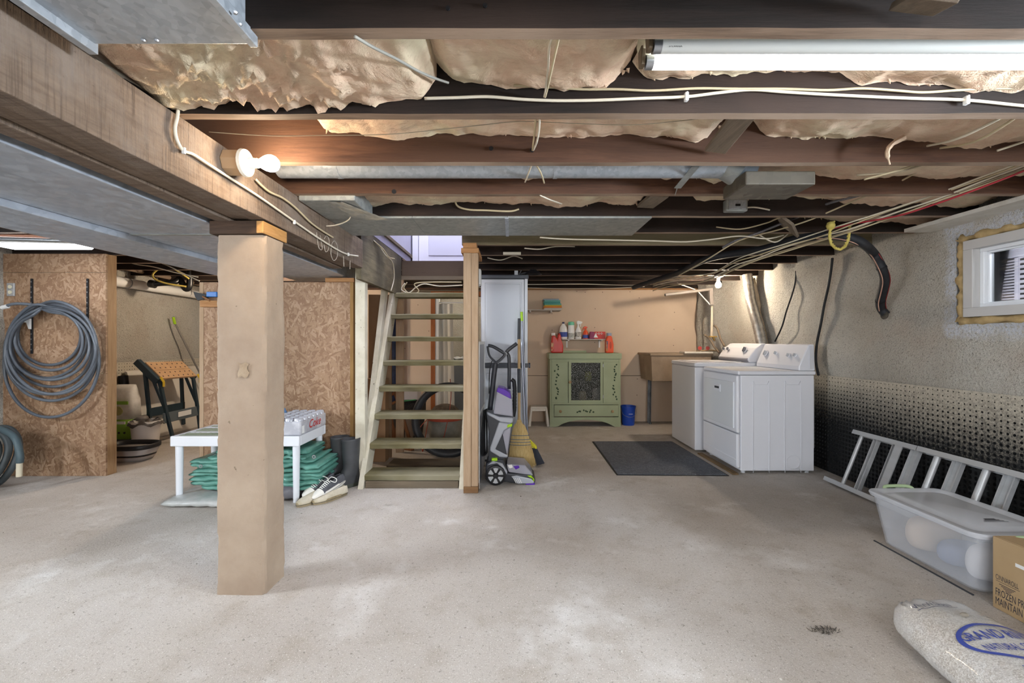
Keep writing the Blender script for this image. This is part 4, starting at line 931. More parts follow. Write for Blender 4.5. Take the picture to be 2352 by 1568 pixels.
arch = [(gx(1267), gz(958)), (gx(1422), gz(958)), (gx(1422), 0), (gx(1412), 0)] + [(gx(1345)+gx(1412)*0+(gx(1409)-gx(1345))*math.cos(t*PI/12), .008+(gz(963)-.008)*math.sin(t*PI/12)) for t in range(1, 12)] + [(gx(1278), 0), (gx(1267), 0)]
def strip_arch():
    m = B(); n = 24; a0, a1 = gx(1282), gx(1409); zt = gz(958)
    for i in range(n):
        xa = gx(1263)+(gx(1426)-gx(1263))*i/n; xb = gx(1263)+(gx(1426)-gx(1263))*(i+1)/n
        def h(x):
            u = (x-(a0+a1)/2)/((a1-a0)/2); return 0 if abs(u) >= 1 else gz(964)*(1-u*u)**.7
        ha, hb = h(xa), h(xb)
        m.add([(xa,GY+.004,ha),(xb,GY+.004,hb),(xb,GY+.004,zt),(xa,GY+.004,zt),(xa,GY+.03,ha),(xb,GY+.03,hb),(xb,GY+.03,zt),(xa,GY+.03,zt)], [(0,1,2,3),(7,6,5,4),(0,4,5,1),(3,2,6,7)])
    return m
strip_arch().build('arched_apron', GREENC, gc)
def leaf(x, y, a, par, s=.026, off=-.0015):
    c = Vector((gx(x), GY+off, gz(y))); m = B()
    for k in (-.6, .0, .6):
        d = Vector((math.cos(a+k), 0, math.sin(a+k))); pnt = Vector((-d.z, 0, d.x))
        m.add([c, c+d*s*.5+pnt*s*.26, c+d*s*(1.1 if k == 0 else .9), c+d*s*.5-pnt*s*.26], [(0,1,2,3)])
    m.build('ivy_leaf', LEAFD, par, fix=False)
rnd = random.Random(5)
for side, xc in ((0, 1279), (1, 1412)):
    pan = [o for o in gc.children if o.name.startswith('front_panel')][side]
    for i in range(16):
        y = 836+i*5.4
        if i == 8: continue
        leaf(xc+rnd.uniform(-3, 3), y, rnd.uniform(0, 6.28), pan, off=.0062)
for i in range(9): leaf(1325+i*4.7, 944+rnd.uniform(-1.5, 1.5), rnd.uniform(0, 6.28), drw)
def jar(name, label, x, y0, y1, Y, r, mat, cat='jar'):
    p = W(x, y1, Y); h = (y1-y0)*Y/FPX; return tag(B().lathe([(r*.85,0),(r,h*.1),(r,h*.8),(r*.8,h)], p, 16).build(name, mat, smooth=True), label, cat)
jar('yellow_jar', 'yellow jar behind the speckled cabinet glass', 1351, 853, 874, 6.25, .05, M('jar_yellow', '#c9d24a', rough=.5)); sb = tag(bx('inner_shelf', GREENC, None, gx(1268), 6.12, 1.19-(875.0-784)*.00625, gx(1421), 6.40, 1.19-(873.9-784)*.00625), 'green shelf board inside the glass-fronted cabinet', 'shelf')
jar('cream_pot', 'cream pot at the left behind the cabinet glass', 1338, 898, 917.2, 6.22, .055, M('pot_cream', '#d8cfa8', rough=.5)); jar('white_pot', 'white pot at the right behind the cabinet glass', 1370, 892, 917.2, 6.22, .06, M('pot_white', '#e2ded0', rough=.5))

# ------------------------------------------------------------------ shelves and bottles
SHW = M('shelf_grey', '#b9b2aa', rough=.5)
sh = thing('wall_shelf', 'narrow wall shelf with cleaning bottles above the green cabinet', 'shelf', (1.04, 6.35, 1.2)); bx('board', SHW, sh, .715, 6.22, 1.213, 1.365, 6.447, 1.226, bevel=.002)
for x in (.80, 1.28): bx('bracket', WHITE2, sh, x, 6.24, 1.200, x+.02, 6.447, 1.213); bx('bracket_arm', WHITE2, sh, x, 6.425, 1.10, x+.02, 6.447, 1.20)
s2 = thing('wall_shelf', 'short upper wall shelf holding folded cloths beside the tall cabinet', 'shelf', (.45, 6.35, 1.63)); bx('board', SHW, s2, .12, 6.18, 1.632, .70, 6.447, 1.645, bevel=.002); bx('bracket', SHW, s2, .55, 6.2, 1.605, .57, 6.447, 1.632); bx('bracket', SHW, s2, .25, 6.2, 1.605, .27, 6.447, 1.632)
zz = 1.6455
for i, (c, lab) in enumerate((('#c9c3bb', 'white'), ('#d98444', 'orange'), ('#d6b646', 'yellow'), ('#5fa39a', 'teal'), ('#4f938e', 'dark teal'), ('#6fb0a8', 'pale teal'), ('#9aa7b4', 'grey'))):
    h = (.026, .022, .018, .024, .024, .022, .02)[i]; dx = random.uniform(-.01, .01)
    tag(bx('folded_cloth', M('cloth_%d' % i, c, rough=.95, bump=.4, bsc=80), None, .455+dx, 6.22, zz, .715+dx-.015*i*.4, 6.42, zz+h, bevel=.008), '%s folded cloth in the stack on the upper wall shelf' % lab, 'cloth', 'folded cloths'); zz += h
zs = 1.2265; za = gz(811)+.0005
def S(x): return (x-1176)*6.32/FPX
def bottle(name, label, x, prof, Y, z, body, cap=None, capprof=None, sx=1, sy=1, band=None, cat='bottle'):
    o = thing(name, label, cat, ((x-1176)*Y/FPX, Y, z)); c = ((x-1176)*Y/FPX, Y, z)
    B().lathe(prof, c, 20, sx=sx, sy=sy).build('body', body, o, smooth=True)
    if capprof: B().lathe(capprof, c, 16, sx=1, sy=1).build('cap', cap, o, smooth=True)
    if band: 
        z0, z1, r, m = band; B().lathe([(r,z0),(r,z1)], c, 20, sx=sx, sy=sy, cap=False).build('label', m, o, smooth=True)
    return o
WB = M('bottle_white', '#e9e7e4', rough=.3); BLU = M('label_blue', '#3a4f9c', rough=.5); MINT = M('cap_mint', '#6cc4a0', rough=.4)
bottle('bleach_jug', 'white bleach jug with blue label on the wall shelf', 1294, [(.045,0),(.052,.02),(.052,.12),(.045,.17),(.018,.215),(.016,.225)], 6.32, zs, WB, M('cap_navy', '#2d3560'), [(.018,.222),(.018,.245),(.0,.246)], sx=1.1, sy=.8, band=(.03,.10,.0535,BLU))
bottle('softener_bottle', 'white bottle with mint cap beside the bleach jug', 1312, [(.04,0),(.047,.02),(.050,.1),(.044,.19),(.046,.20)], 6.32, zs, WB, MINT, [(.046,.20),(.043,.245),(.02,.252),(0,.253)], sx=1, sy=.7, band=(.02,.10,.0495,M('label_grey', '#8a8f88', '#d8d6cf', 60)))
sp = bottle('spray_bottle', 'white trigger spray bottle in the middle of the wall shelf', 1328, [(.04,0),(.045,.01),(.045,.11),(.030,.15),(.014,.18),(.014,.20)], 6.32, zs, WB, WHITE2, [(.015,.2),(.015,.215)], sx=1, sy=.7, band=(.03,.10,.046,M('label_bw', '#d8d4cc', '#55504a', 50)))
q = S(1328); B().prism([(q-.02,zs+.215),(q+.035,zs+.215),(q+.06,zs+.235),(q+.055,zs+.25),(q+.0,zs+.265),(q-.025,zs+.25)], 'Y', 6.30, 6.34).bar((q+.035,6.32,zs+.215),(q+.03,6.32,zs+.175),.012,.012).build('trigger', WHITE2, sp, bevel=.004)
sp = bottle('spray_bottle', 'orange trigger spray bottle with blue label on the wall shelf', 1345, [(.036,0),(.042,.01),(.042,.07),(.030,.11),(.013,.13),(.013,.145)], 6.32, zs, ORANGE, ORANGE, [(.013,.145),(.013,.155)], sx=1, sy=.7, band=(.012,.06,.0428,BLU))
q = S(1345); B().prism([(q-.05,zs+.12),(q-.02,zs+.155),(q+.02,zs+.155),(q+.025,zs+.175),(q-.01,zs+.185),(q-.035,zs+.165)], 'Y', 6.30, 6.34).build('trigger', ORANGE, sp, bevel=.004)
tag(B().prism([(S(1352),zs),(S(1366),zs),(S(1365),zs+.10),(S(1354),zs+.108)], 'Y', 6.27, 6.33).build('detergent_pouch', M('pouch_magenta', '#9c2f5e', '#6c2144', 20, rough=.4), bevel=.01), 'magenta pouch squeezed beside the red box on the wall shelf', 'pouch')
rb = thing('dryer_sheet_box', 'red carton with three white dots on the wall shelf', 'box', (S(1376), 6.3, zs)); bx('carton', RED, rb, S(1364), 6.27, zs, S(1389), 6.36, zs+.105, bevel=.002)
for i in range(3):
    x = S(1368+i*6); B().tube([(x+.011*math.cos(a*.785), 6.268, zs+.078+.011*math.sin(a*.785)) for a in range(8)], .003, 5, smooth=2, closed=True).build('dot', WHITE2, rb)
B().add([(S(1362),6.266,zs+.02),(S(1372),6.266,zs+.02),(S(1366),6.266,zs+.08)], [(0,1,2)]).build('flash', WHITE2, rb, fix=False)
# jugs on top of the green cabinet
jg = thing('detergent_jug', 'big red detergent jug with white cap standing left on the green cabinet', 'jug', ((1279-1176)*6.22/FPX, 6.22, za)); cx = (1279-1176)*6.22/FPX
B().prism([(cx-.085,za),(cx+.085,za),(cx+.088,za+.10),(cx+.06,za+.19),(cx+.05,za+.265),(cx+.015,za+.27),(cx+.0,za+.20),(cx-.03,za+.25),(cx-.07,za+.25),(cx-.085,za+.13)], 'Y', 6.16, 6.28).build('body', RED, jg, bevel=.018)
B().cyl((cx-.05,6.22,za+.25),(cx-.05,6.22,za+.285),.028,n=16).build('cap', WHITE2, jg, smooth=True); B().cyl((cx+.03,6.22,za+.265),(cx+.03,6.22,za+.282),.02,n=14).build('spout_cap', M('cap_dred', '#8a2018'), jg)
bx('label', M('jug_label', '#d9cfa0', '#c8402e', 25, rough=.5), jg, cx-.086, 6.155, za+.03, cx-.05, 6.158, za+.15)
og = thing('detergent_jug', 'orange detergent bottle with blue-grey cap standing right on the green cabinet', 'jug', ((1399-1176)*6.22/FPX, 6.22, za)); cx = (1399-1176)*6.22/FPX
B().prism([(cx-.055,za),(cx+.055,za),(cx+.055,za+.12),(cx+.035,za+.22),(cx+.025,za+.245),(cx-.025,za+.245),(cx-.055,za+.18)], 'Y', 6.17, 6.27).build('body', ORANGE, og, bevel=.015)
B().cyl((cx,6.22,za+.243),(cx,6.22,za+.285),.035,n=16).build('cap', M('cap_bluegrey', '#8d97ad', rough=.4), og, smooth=True)
B().lathe([(.022,0),(.024,-.002)], (cx+.01, 6.168, za+.11), 14, 'Y', sx=.6, sy=2.2).build('grip_hollow', M('orange_deep', '#b53c1c', rough=.4), og)
bx('label', M('tide_label', '#35406f', '#d88a2c', 25, rough=.5), og, cx-.056, 6.164, za+.03, cx-.028, 6.168, za+.17)
# bucket, stool, mat
bu = thing('blue_bucket', 'blue plastic bucket between the green cabinet and the sink', 'bucket', (1.663, 6.23, 0))
B().lathe([(.082,0),(.086,.01),(.100,.255),(.107,.256),(.107,.272),(.100,.272),(.094,.25),(.078,.012),(0,.012)], (1.663,6.23,0), 28).build('pail', BLUE, bu, smooth=True)
B().tube([(1.663-.105,6.23,.25),(1.663-.09,6.16,.16),(1.663,6.118,.125),(1.663+.09,6.16,.16),(1.663+.108,6.23,.25)], .0025, 6).build('handle', STEEL, bu, smooth='all'); bx('scale_mark', WHITE2, bu, 1.645, 6.132, .165, 1.70, 6.136, .170)
so = thing('step_stool', 'small white plastic stool left of the green cabinet', 'stool', (.377, 6.2, 0)); ST = M('stool_white', '#ddd6ca', rough=.5)
B().loft([rect(.265,6.10,.49,6.30,.245), rect(.26,6.095,.495,6.305,.265), rect(.27,6.105,.485,6.295,.276)]).build('seat', ST, so, bevel=.012)
for sx in (0, 1):
    for y in (6.085, 6.275):
        x0, x1 = (.225, .285) if sx == 0 else (.528, .468)
        B().add([(x0,y,0),(x1-.02*(1 if sx==0 else -1),y,0),(x1,y,.25),(.262 if sx==0 else .492,y,.262),(x0,y+.04,0),(x1-.02*(1 if sx==0 else -1),y+.04,0),(x1,y+.04,.25),(.262 if sx==0 else .492,y+.04,.262)], [(0,1,2,3),(7,6,5,4),(0,4,5,1),(1,5,6,2),(2,6,7,3),(3,7,4,0)]).build('leg', ST, so, bevel=.006)
bx('apron', ST, so, .27, 6.09, .215, .484, 6.105, .25, bevel=.004); bx('apron', ST, so, .27, 6.295, .215, .484, 6.31, .25, bevel=.004)
mt_ = M('mat_grey', '#62666e', '#52565d', 30, rough=.95, bump=.8, bsc=120, speck=('#a6a9af', 160, .60))
rg = thing('floor_mat', 'dark grey rubber-backed mat on the floor before the washer', 'mat', (1.42, 4.5, 0)); B().prism([(.945,3.885),(1.905,3.865),(1.885,5.15),(.965,5.15)], 'Z', .001, .011).build('pile', mt_, rg, bevel=.003); B().prism([(.930,3.870),(1.92,3.85),(1.90,5.165),(.95,5.165)], 'Z', .0005, .005).build('backing', BLACK, rg)

# ================================================================== TALL CABINET AND CLEANING TOOLS
PW = M('cabinet_pale', '#cfd2d8', rough=.4); PWD = M('cabinet_panel', '#c6cad1', rough=.4); CH_ = M('charcoal_plastic', '#4b4f57', rough=.5)
tc = thing('utility_cabinet', 'tall pale grey plastic utility cabinet with charcoal lid behind the broom', 'cabinet', (-.1, 4.48, 0)); TY = 4.30
def tx(x): return (x-1176)*TY/FPX
def tz(y): return CAMZ-(y-784)*TY/FPX
bx('body', PW, tc, tx(1104), TY+.03, .03, tx(1212), TY+.38, tz(640), bevel=.006); bx('lid', CH_, tc, tx(1101), TY-.01, tz(640), tx(1214.5), TY+.39, tz(631), bevel=.008); bx('plinth', CH_, tc, tx(1104), TY+.02, 0, tx(1212), TY+.38, .04)
bx('mid_band', CH_, tc, tx(1104), TY-.004, tz(844), tx(1213), TY+.38, tz(834), bevel=.004); B().cyl((tx(1214), TY+.012, tz(839)), (tx(1218), TY+.012, tz(839)), .026, n=16).build('band_boss', CH_, tc, smooth=True)
for y0, y1, py0, py1 in ((641, 833, 652, 822), (845, 1055, 858, 1045)):
    dd = bx('door', PW, tc, tx(1106), TY, tz(y1), tx(1204), TY+.028, tz(y0), bevel=.004); bx('door_panel', PWD, dd, tx(1117), TY-.006, tz(py1), tx(1195), TY+.002, tz(py0), bevel=.006)
    B().tube([(tx(1114),TY-.001,tz(py1+3)),(tx(1114),TY-.001,tz(py0-3)),(tx(1198),TY-.001,tz(py0-3)),(tx(1198),TY-.001,tz(py1+3))], .003, 5, smooth=0, closed=True).build('groove', PWD, dd)
bx('side_stile', PW, tc, tx(1205), TY+.002, .04, tx(1212), TY+.03, tz(640), bevel=.003)
lp_ = thing('clamp_lamp', 'black clamp desk lamp lying on top of the tall cabinet', 'lamp', (tx(1200), TY+.15, tz(631)))
z0 = tz(631); xx = tx(1205)
B().lathe([(.012,.05),(.03,.045),(.05,.03),(.075,0),(.072,0),(.045,.025),(.02,.035)], (xx+.085, TY+.06, z0+.012), 20, 'Z', sx=1.2).build('shade', BLACKP, lp_, smooth=True)
B().bar((xx-.12,TY+.10,z0+.008),(xx+.05,TY+.06,z0+.035),.016,.016).bar((xx-.06,TY+.07,z0+.006),(xx-.03,TY+.07,z0+.055),.03,.01).build('arm', BLACKP, lp_); bx('clamp', GREYP, lp_, xx-.10, TY+.05, z0, xx-.065, TY+.09, z0+.05)
# framed board leaning on the partition
fbd = thing('framed_board', 'white framed board standing against the partition beside the stair post', 'board', (-.26, 3.8, 0))
bx('board', M('board_bluegrey', '#a8adb8', rough=.5), fbd, -.282, 3.53, .0, -.270, 4.20, 1.17); bx('frame', WHITE2, fbd, -.285, 3.515, 0, -.262, 3.535, 1.19); bx('frame', WHITE2, fbd, -.285, 4.19, 0, -.262, 4.21, 1.19); bx('frame', WHITE2, fbd, -.285, 3.535, 1.165, -.262, 4.19, 1.19); bx('frame', WHITE2, fbd, -.285, 3.535, .58, -.262, 4.19, .60)
# carpet cleaner, seen from its side
vc = thing('carpet_cleaner', 'upright silver and purple carpet cleaner with wheel and clear tank', 'vacuum', (-.03, 3.75, 0)); VY = 3.75
def vp(cx, cy): return ((1090+cx/4.3556-1176)*VY/FPX, CAMZ-(760+cy/4.3556-784)*VY/FPX+.012)
def vprism(name, pts, t, mat, par=None, bevel=.006, dy=0): return B().prism([vp(*p) for p in pts], 'Y', VY+dy-t/2, VY+dy+t/2).build(name, mat, par or vc, bevel=bevel)
def vtube(name, pts, r, mat, par=None, dy=0, **k): return B().tube([(vp(*p)[0], VY+dy, vp(*p)[1]) for p in pts], r, 10, **k).build(name, mat, par or vc, smooth='all')
VS = M('vac_silver', '#a9adb6', rough=.35, metal=.2); VD = M('vac_dark', '#34363c', rough=.4); VT = M('vac_tank', '#9a9aab', rough=.15)
vs_ = N('tank_clear'); TANK = vs_.set(lin('#b9b9c6'), .15, 0, .5, Alpha=.72)
hn = vtube('handle', [(135,158),(190,172),(280,225),(305,250),(262,300),(215,335)], .014, VD); vtube('handle_brace', [(130,165),(150,260),(210,325)], .009, VD, hn)
vtube('handle_grip', [(280,222),(312,247),(262,305),(222,335)], .012, VS, hn); vtube('shaft', [(212,335),(195,450),(155,800)], .022, VD)
vtube('accessory_handle', [(425,138),(320,225),(345,290),(345,600)], .016, VD, dy=.06)
vtube('power_cord', [(175,310),(150,420),(145,640)], .004, BLACK)
vprism('back_panel', [(118,800),(250,850),(330,1250),(140,1330),(150,1000)], .20, VD)
tk = vprism('clean_tank', [(230,590),(358,640),(378,700),(385,855),(190,825),(212,690)], .19, TANK, bevel=.012); vprism('tank_lid', [(238,565),(300,580),(360,625),(366,682),(222,607)], .195, PURPLE, tk); vprism('tank_core', [(250,680),(350,740),(350,840),(220,815)], .08, VT, tk)
vprism('collar', [(130,800),(250,850),(388,858),(385,895),(372,915),(260,900),(135,830)], .23, VS, bevel=.010)
vprism('spine', [(245,900),(372,915),(368,945),(300,985),(215,1165),(335,1225),(332,1250),(255,1245),(158,1185),(160,1150)], .21, VS, bevel=.010)
vprism('dirty_tank', [(300,985),(368,945),(330,1222),(215,1165)], .18, TANK, bevel=.01); vprism('dirty_core', [(300,1060),(345,1040),(325,1190),(250,1165)], .10, VT)
vprism('release', [(330,925),(378,918),(376,945),(325,958)], .22, LIME); vprism('inner_tank', [(150,985),(215,985),(160,1140),(140,1110)], .17, TANK)
vprism('foot', [(120,1300),(190,1260),(290,1260),(322,1340),(330,1390),(560,1410),(600,1455),(600,1485),(480,1500),(370,1485),(120,1440)], .26, VD, bevel=.012)
vprism('wheel_guard', [(130,1310),(190,1268),(280,1290),(330,1370),(322,1400),(290,1340),(230,1290),(170,1300)], .30, VS, bevel=.008)
vprism('foot_window', [(320,1305),(500,1318),(560,1385),(580,1420),(340,1385)], .24, TANK, bevel=.010); vprism('foot_wing', [(365,1418),(420,1410),(560,1440),(590,1470),(585,1485),(430,1490)], .285, VS, bevel=.008)
for i in range(4): vprism('wing_rib', [(385+i*18,1432),(391+i*18,1432),(418+i*18,1482),(412+i*18,1482)], .29, WHITE2, bevel=.001)
vprism('foot_badge', [(330,1315),(375,1310),(385,1340),(350,1350)], .245, WHITE2); vprism('foot_dial', [(385,1325),(440,1318),(450,1340),(410,1360)], .25, PURPLE)
vprism('pedal', [(175,1248),(232,1245),(236,1275),(178,1280)], .26, LIME); vprism('foot_trim', [(520,1412),(560,1412),(592,1450),(585,1475),(570,1440)], .288, LIME); vprism('brush_edge', [(505,1488),(596,1484),(590,1508),(510,1508)], .27, PURPLE, bevel=.002)
wx, wz = vp(218, 1390); wz = .083; wy = VY-.155
wh = B().lathe([(.078,.03),(.080,.02),(.080,-.004),(.066,-.008),(.064,.002),(.02,.004)], (wx, wy, wz), 32, 'Y').build('wheel', BLACKP, vc, smooth=True)
for i in range(6):
    a = i*PI/3+.5; d = Vector((math.cos(a), 0, math.sin(a))); n_ = Vector((-d.z, 0, d.x)); c = Vector((wx, wy-.003, wz))
    B().add([c+d*.024+n_*.006, c+d*.060+n_*.022, c+d*.064, c+d*.060-n_*.022, c+d*.024-n_*.006], [(0,1,2,3,4)]).build('wheel_inset', GREYP, wh, fix=False)
B().cyl((wx,wy-.012,wz),(wx,wy,wz),.014,n=14).build('hub', BLACKP, wh)
B().lathe([(.078,-.03),(.080,0),(.078,.01),(0,.01)], (wx, VY+.14, wz), 28, 'Y').build('wheel', BLACKP, vc, smooth=True)
P_ = [(vp(*p)[0], VY+.03, vp(*p)[1]) for p in ((370,500),(395,520),(402,600),(400,800),(385,880))]; Pq = []
for i in range(len(P_)-1):
    for k in range(12): Pq.append(Vector(P_[i]).lerp(Vector(P_[i+1]), k/12))
B().tube(Pq, [.019 if i % 2 else .016 for i in range(len(Pq))], 12, smooth=0).build('hose', BLACK, vc, smooth='all')
for i in range(5): vtube('cord_loop', [(95+i*6,795),(85+i*4,900),(70+i*8,1200),(100+i*5,1240),(125,1180),(120,900),(100+i*5,800)], .005, BLACK, dy=-.06+.02*i)
# broom
br = thing('corn_broom', 'corn broom with natural straw head and blue stitching leaning by the tall cabinet', 'broom', (.06, 4.0, 0)); BY = 4.0
def bp(cx, cy): return Vector(((1090+cx/4.3556-1176)*BY/FPX, BY, CAMZ-(760+cy/4.3556-784)*BY/FPX))
STR = M('straw', '#d6bd86', '#bf9f63', 30, st=(6,6,.5), rough=.8, bump=.6, bsc=60)
rings = []
for cx, cy, w, t in ((446,890,40,.014),(447,925,62,.02),(448,945,108,.026),(452,1000,150,.03),(456,1080,188,.028),(460,1150,216,.026),(468,1240,252,.034),(478,1340,270,.038)):
    c = bp(cx, cy); R = w/2/4.3556*BY/FPX; rings.append([(c.x+R*math.cos(2*PI*i/26), c.y+.06-t*math.sin(2*PI*i/26)-.04, c.z) for i in range(26)])
hd = B().loft(rings).build('head', STR, br, smooth='all')
m = B(); rnd = random.Random(3)
for i in range(420):
    u = rnd.uniform(-1, 1); a = bp(462+105*u, 1150+rnd.uniform(-20, 60)); b = bp(476+140*u+rnd.uniform(-12,12), 1368-25*abs(u-.4)+rnd.uniform(-25, 12)); dy = rnd.uniform(-.03, .03)+.02
    m.cyl((a.x, a.y+dy*.7, a.z), (b.x, b.y+dy, max(.004, b.z)), .0014, .0009, 3, cap=False)
m.build('straws', STR, br)['kind'] = 'stuff'
for cy, w in ((1045,176),(1085,192),(1112,204),(1140,214)):
    c = bp(458, cy); R = w/2/4.3556*BY/FPX; B().tube([(c.x+(R+.001)*math.cos(2*PI*i/24), c.y+.02-.030*math.sin(2*PI*i/24), c.z) for i in range(24)], .0028, 5, smooth=1, closed=True).build('stitching', M('stitch_%d' % cy, '#55697f', rough=.8), br)
B().cyl(bp(446,905)+Vector((0,.02,0)), bp(446,80)+Vector((0,.06,0)), .0135, n=14).build('handle', M('broom_wood', '#c6a878', '#b08d5c', 5, st=(1,1,.1), rough=.5), br, smooth=True)
B().cyl(bp(446,620)+Vector((0,.033,0)), bp(446,380)+Vector((0,.045,0)), .016, n=14).build('grip', DARK, br, smooth=True); B().cyl(bp(446,82)+Vector((0,.06,0)), bp(448,-130)+Vector((0,.07,0)), .016, .014, 14).build('grip', DARK, br, smooth=True)
mp = thing('mop_pole', 'grey metal pole with yellow tip leaning on the tall cabinet', 'pole', bp(520, 1250))
B().cyl(W(1214,1040,4.18), W(1199,735,4.26), .009, n=12).build('pole', M('pole_grey', '#8f93a0', rough=.35, metal=.5), mp, smooth=True); B().cyl(W(1199,737,4.26), W(1198,716,4.265), .013, n=12).build('tip', LIME, mp, smooth=True)
mp2 = thing('mop_pole', 'pale aluminium pole behind the corn broom', 'pole', bp(500, 1250)); B().cyl(W(1208,1040,4.2), W(1198,785,4.275), .010, n=12).build('pole', M('pole_pale', '#b8bdca', rough=.3, metal=.5), mp2, smooth=True); B().cyl(W(1208,1047,4.2), W(1208,1036,4.2), .014, n=12).build('ferrule', DARK, mp2, smooth=True)
sbr = thing('angle_broom', 'angled brush with dark bristles and yellow-green head beside the broom', 'brush', W(1235, 1068, 4.15))
B().prism([tuple(W(x,y,4.15))[0::2] for x, y in ((1214,1005),(1220,1012),(1233,1024),(1233,1030),(1217,1026),(1212,1014))], 'Y', 4.13, 4.18).build('head', YELLOW, sbr, bevel=.004)
m = B(); rnd = random.Random(8)
for i in range(240):
    u = rnd.random(); a = W(1216+16*u, 1022+5*u, 4.15+rnd.uniform(-.02,.02)); b = W(1232+17*u+rnd.uniform(-2,2), 1068-4*u+rnd.uniform(-2,1), 4.15+rnd.uniform(-.03,.03)); b.z = max(b.z, .003); m.cyl(a, b, .0024, .0016, 3, cap=False)
m.build('bristles', M('bristle_dark', '#3b3e48', rough=.8), sbr)['kind'] = 'stuff'
tag(B().grid(lambda u, v: tuple(W(1178+10*u+6*v, 812+22*v, 4.292-.03*abs(math.sin(u*5+v*6))*v)), 8, 8).build('plastic_bag', M('clear_bag', '#c9ccd2', rough=.2), smooth='all'), 'crumpled clear plastic bag hanging on the tall cabinet', 'bag')
# ================================================================== STAIRS
sr = thing('basement_stairs', 'steep open wooden stairs with worn olive treads', 'stairs', (-.79, 3.9, 0))
SXa, SXb = -1.222, -.406
def strg(x0, x1):
    d = Vector((0, 1.07, 1.90)).normalized(); n = Vector((0, -d.z, d.y))
    a = Vector((0, 3.52, 0)); b = Vector((0, 4.60, 1.93)); w = .15
    poly = [(3.50, 0), (3.68, 0), (4.66, 1.76), (4.66, 1.93), (4.55, 1.93)]
    return B().prism(poly, 'X', x0, x1).build('stringer', WPAINT, sr, bevel=.004)
strg(SXa-.022, SXa+.022); strg(SXb-.022, SXb+.022)
for i in range(8):
    zt = .105+.2265*i; Yf = 3.545+.129*i; n = 26
    def ring(t, zt=zt, Yf=Yf, i=i):
        x = SXa+.022+(SXb-SXa-.044)*t; e = .008*fbm((x*4, i*3.1, 0), 3); g = .006*fbm((x*5, i*2.1, 8), 3)
        return [(x, Yf+g, zt-.046), (x, Yf-.004+g, zt-.008+e*.3), (x, Yf+.008+g, zt+e*.4), (x, Yf+.215, zt), (x, Yf+.215, zt-.044)]
    B().loft([ring(k/n) for k in range(n+1)]).build('tread', TREAD, sr)
bx('ground_board', OLDX, sr, SXa+.03, 3.535, 0, SXb-.03, 3.70, .055, bevel=.003)
tag(B().prism([(-1.305,3.62),(-1.222,3.62),(-1.222,3.69),(-1.305,3.69)], 'Z', 0, 1.90).build('painted_post', WPAINT, bevel=.004), 'white-painted post standing left of the stair stringer', 'post')
tag(B().bar(W(884,662,4.30), W(846,1000,3.80), .045, .085, up=(0,-1,0)).build('brace_board', WPAINT, bevel=.003), 'slanting pale brace board behind the white-painted post', 'board')
KRAFT = M('kraft_board', '#8b6f55', '#7c6149', 2, rough=.85)
tag(bx('fibreboard_sheet', KRAFT, None, -1.47, 4.46, .0, -1.235, 4.48, 1.67), 'brown fibreboard panel standing behind the stair brace', 'panel')
cbx = thing('cardboard_carton', 'plain cardboard carton wedged behind the stair stringer', 'box', (-1.36, 4.3, 0)); bx('carton', M('carton', '#9b7a5a', rough=.85), cbx, -1.45, 4.30, 0, -1.25, 4.42, .82, bevel=.003); bx('tape', M('carton_tape', '#b49a76', rough=.5), cbx, -1.37, 4.298, .3, -1.33, 4.301, .82)
tag(bx('support_stud', STUD, None, -1.245, 4.665, 0, -1.165, 4.70, 1.86), 'pale stud carrying the stairwell header behind the treads', 'stud')
# ------------------------------------------------------------------ under and behind the stairs
ti = thing('bicycle_tyre', 'black tyre leaning upright beneath the stairs', 'tyre', W(1030, 1055, 4.55)); tcn = W(1030, 972, 4.55); R = .345
B().tube([tcn+Vector((R*math.cos(a), .05*math.sin(a)*1.0, R*math.sin(a)+ (R+.03-tcn.z if R+.03 > tcn.z else 0))) for a in [2*PI*i/48 for i in range(48)]], .034, 10, smooth=1, closed=True, flat=1.3).build('tyre', RUBBER, ti, smooth='all')
gb = thing('grey_bucket', 'grey bucket with red rim inside the tyre under the stairs', 'bucket', (-.76, 4.95, 0)); c = (-.76, 4.95, 0)
B().lathe([(.17,0),(.175,.01),(.19,.30),(.195,.30),(.195,.33),(.185,.33),(.18,.30),(.165,.02),(0,.02)], c, 28).build('pail', M('bucket_grey', '#8a8880', '#6e6c64', 6, rough=.6), gb, smooth=True)
B().lathe([(.2,.31),(.206,.32),(.206,.345),(.197,.35),(.19,.345)], c, 28, cap=False).build('rim', M('rim_red', '#b5523c', rough=.5), gb, smooth=True)
B().lathe([(.18,.33),(.17,.40),(.12,.455),(.05,.48),(0,.482)], c, 20, sx=1, sy=.8).build('bag_load', M('sacking', '#6f6050', '#4d4238', 20, rough=.9, bump=.6, bsc=40), gb, smooth='all')
B().tube([(-.93,4.82,.33),(-.90,4.76,.39),(-.84,4.76,.385),(-.80,4.8,.35)], .014, 8).build('handle', BLACK, gb, smooth='all')
REDC = M('cord_red', '#a24a36', rough=.5)
for i, pts in enumerate(([(982,962),(964,985),(968,1020),(971,1037),(975,1015),(980,985),(984,962)], [(1034,870),(1036,905),(1032,945),(1024,985),(1018,1010),(1014,1037)])):
    tag(B().tube([W(x, y, 4.70) for x, y in pts], .0045, 6).build('red_cable', REDC, smooth='all'), ('red cord looping beside the grey bucket under the stairs', 'red cord hanging in front of the grey bucket under the stairs')[i], 'cord')
FRW = wood('frame_wood', '#946442', '#754a2d', axis='Z', bump=.15)
wf = thing('wood_trellis', 'brown wooden frame leaning under the stairs', 'frame', W(930, 1012, 4.95))
fa = [W(884,912,4.9), W(908,902,4.85), W(948,1033,4.75), W(916,1028,4.85)]
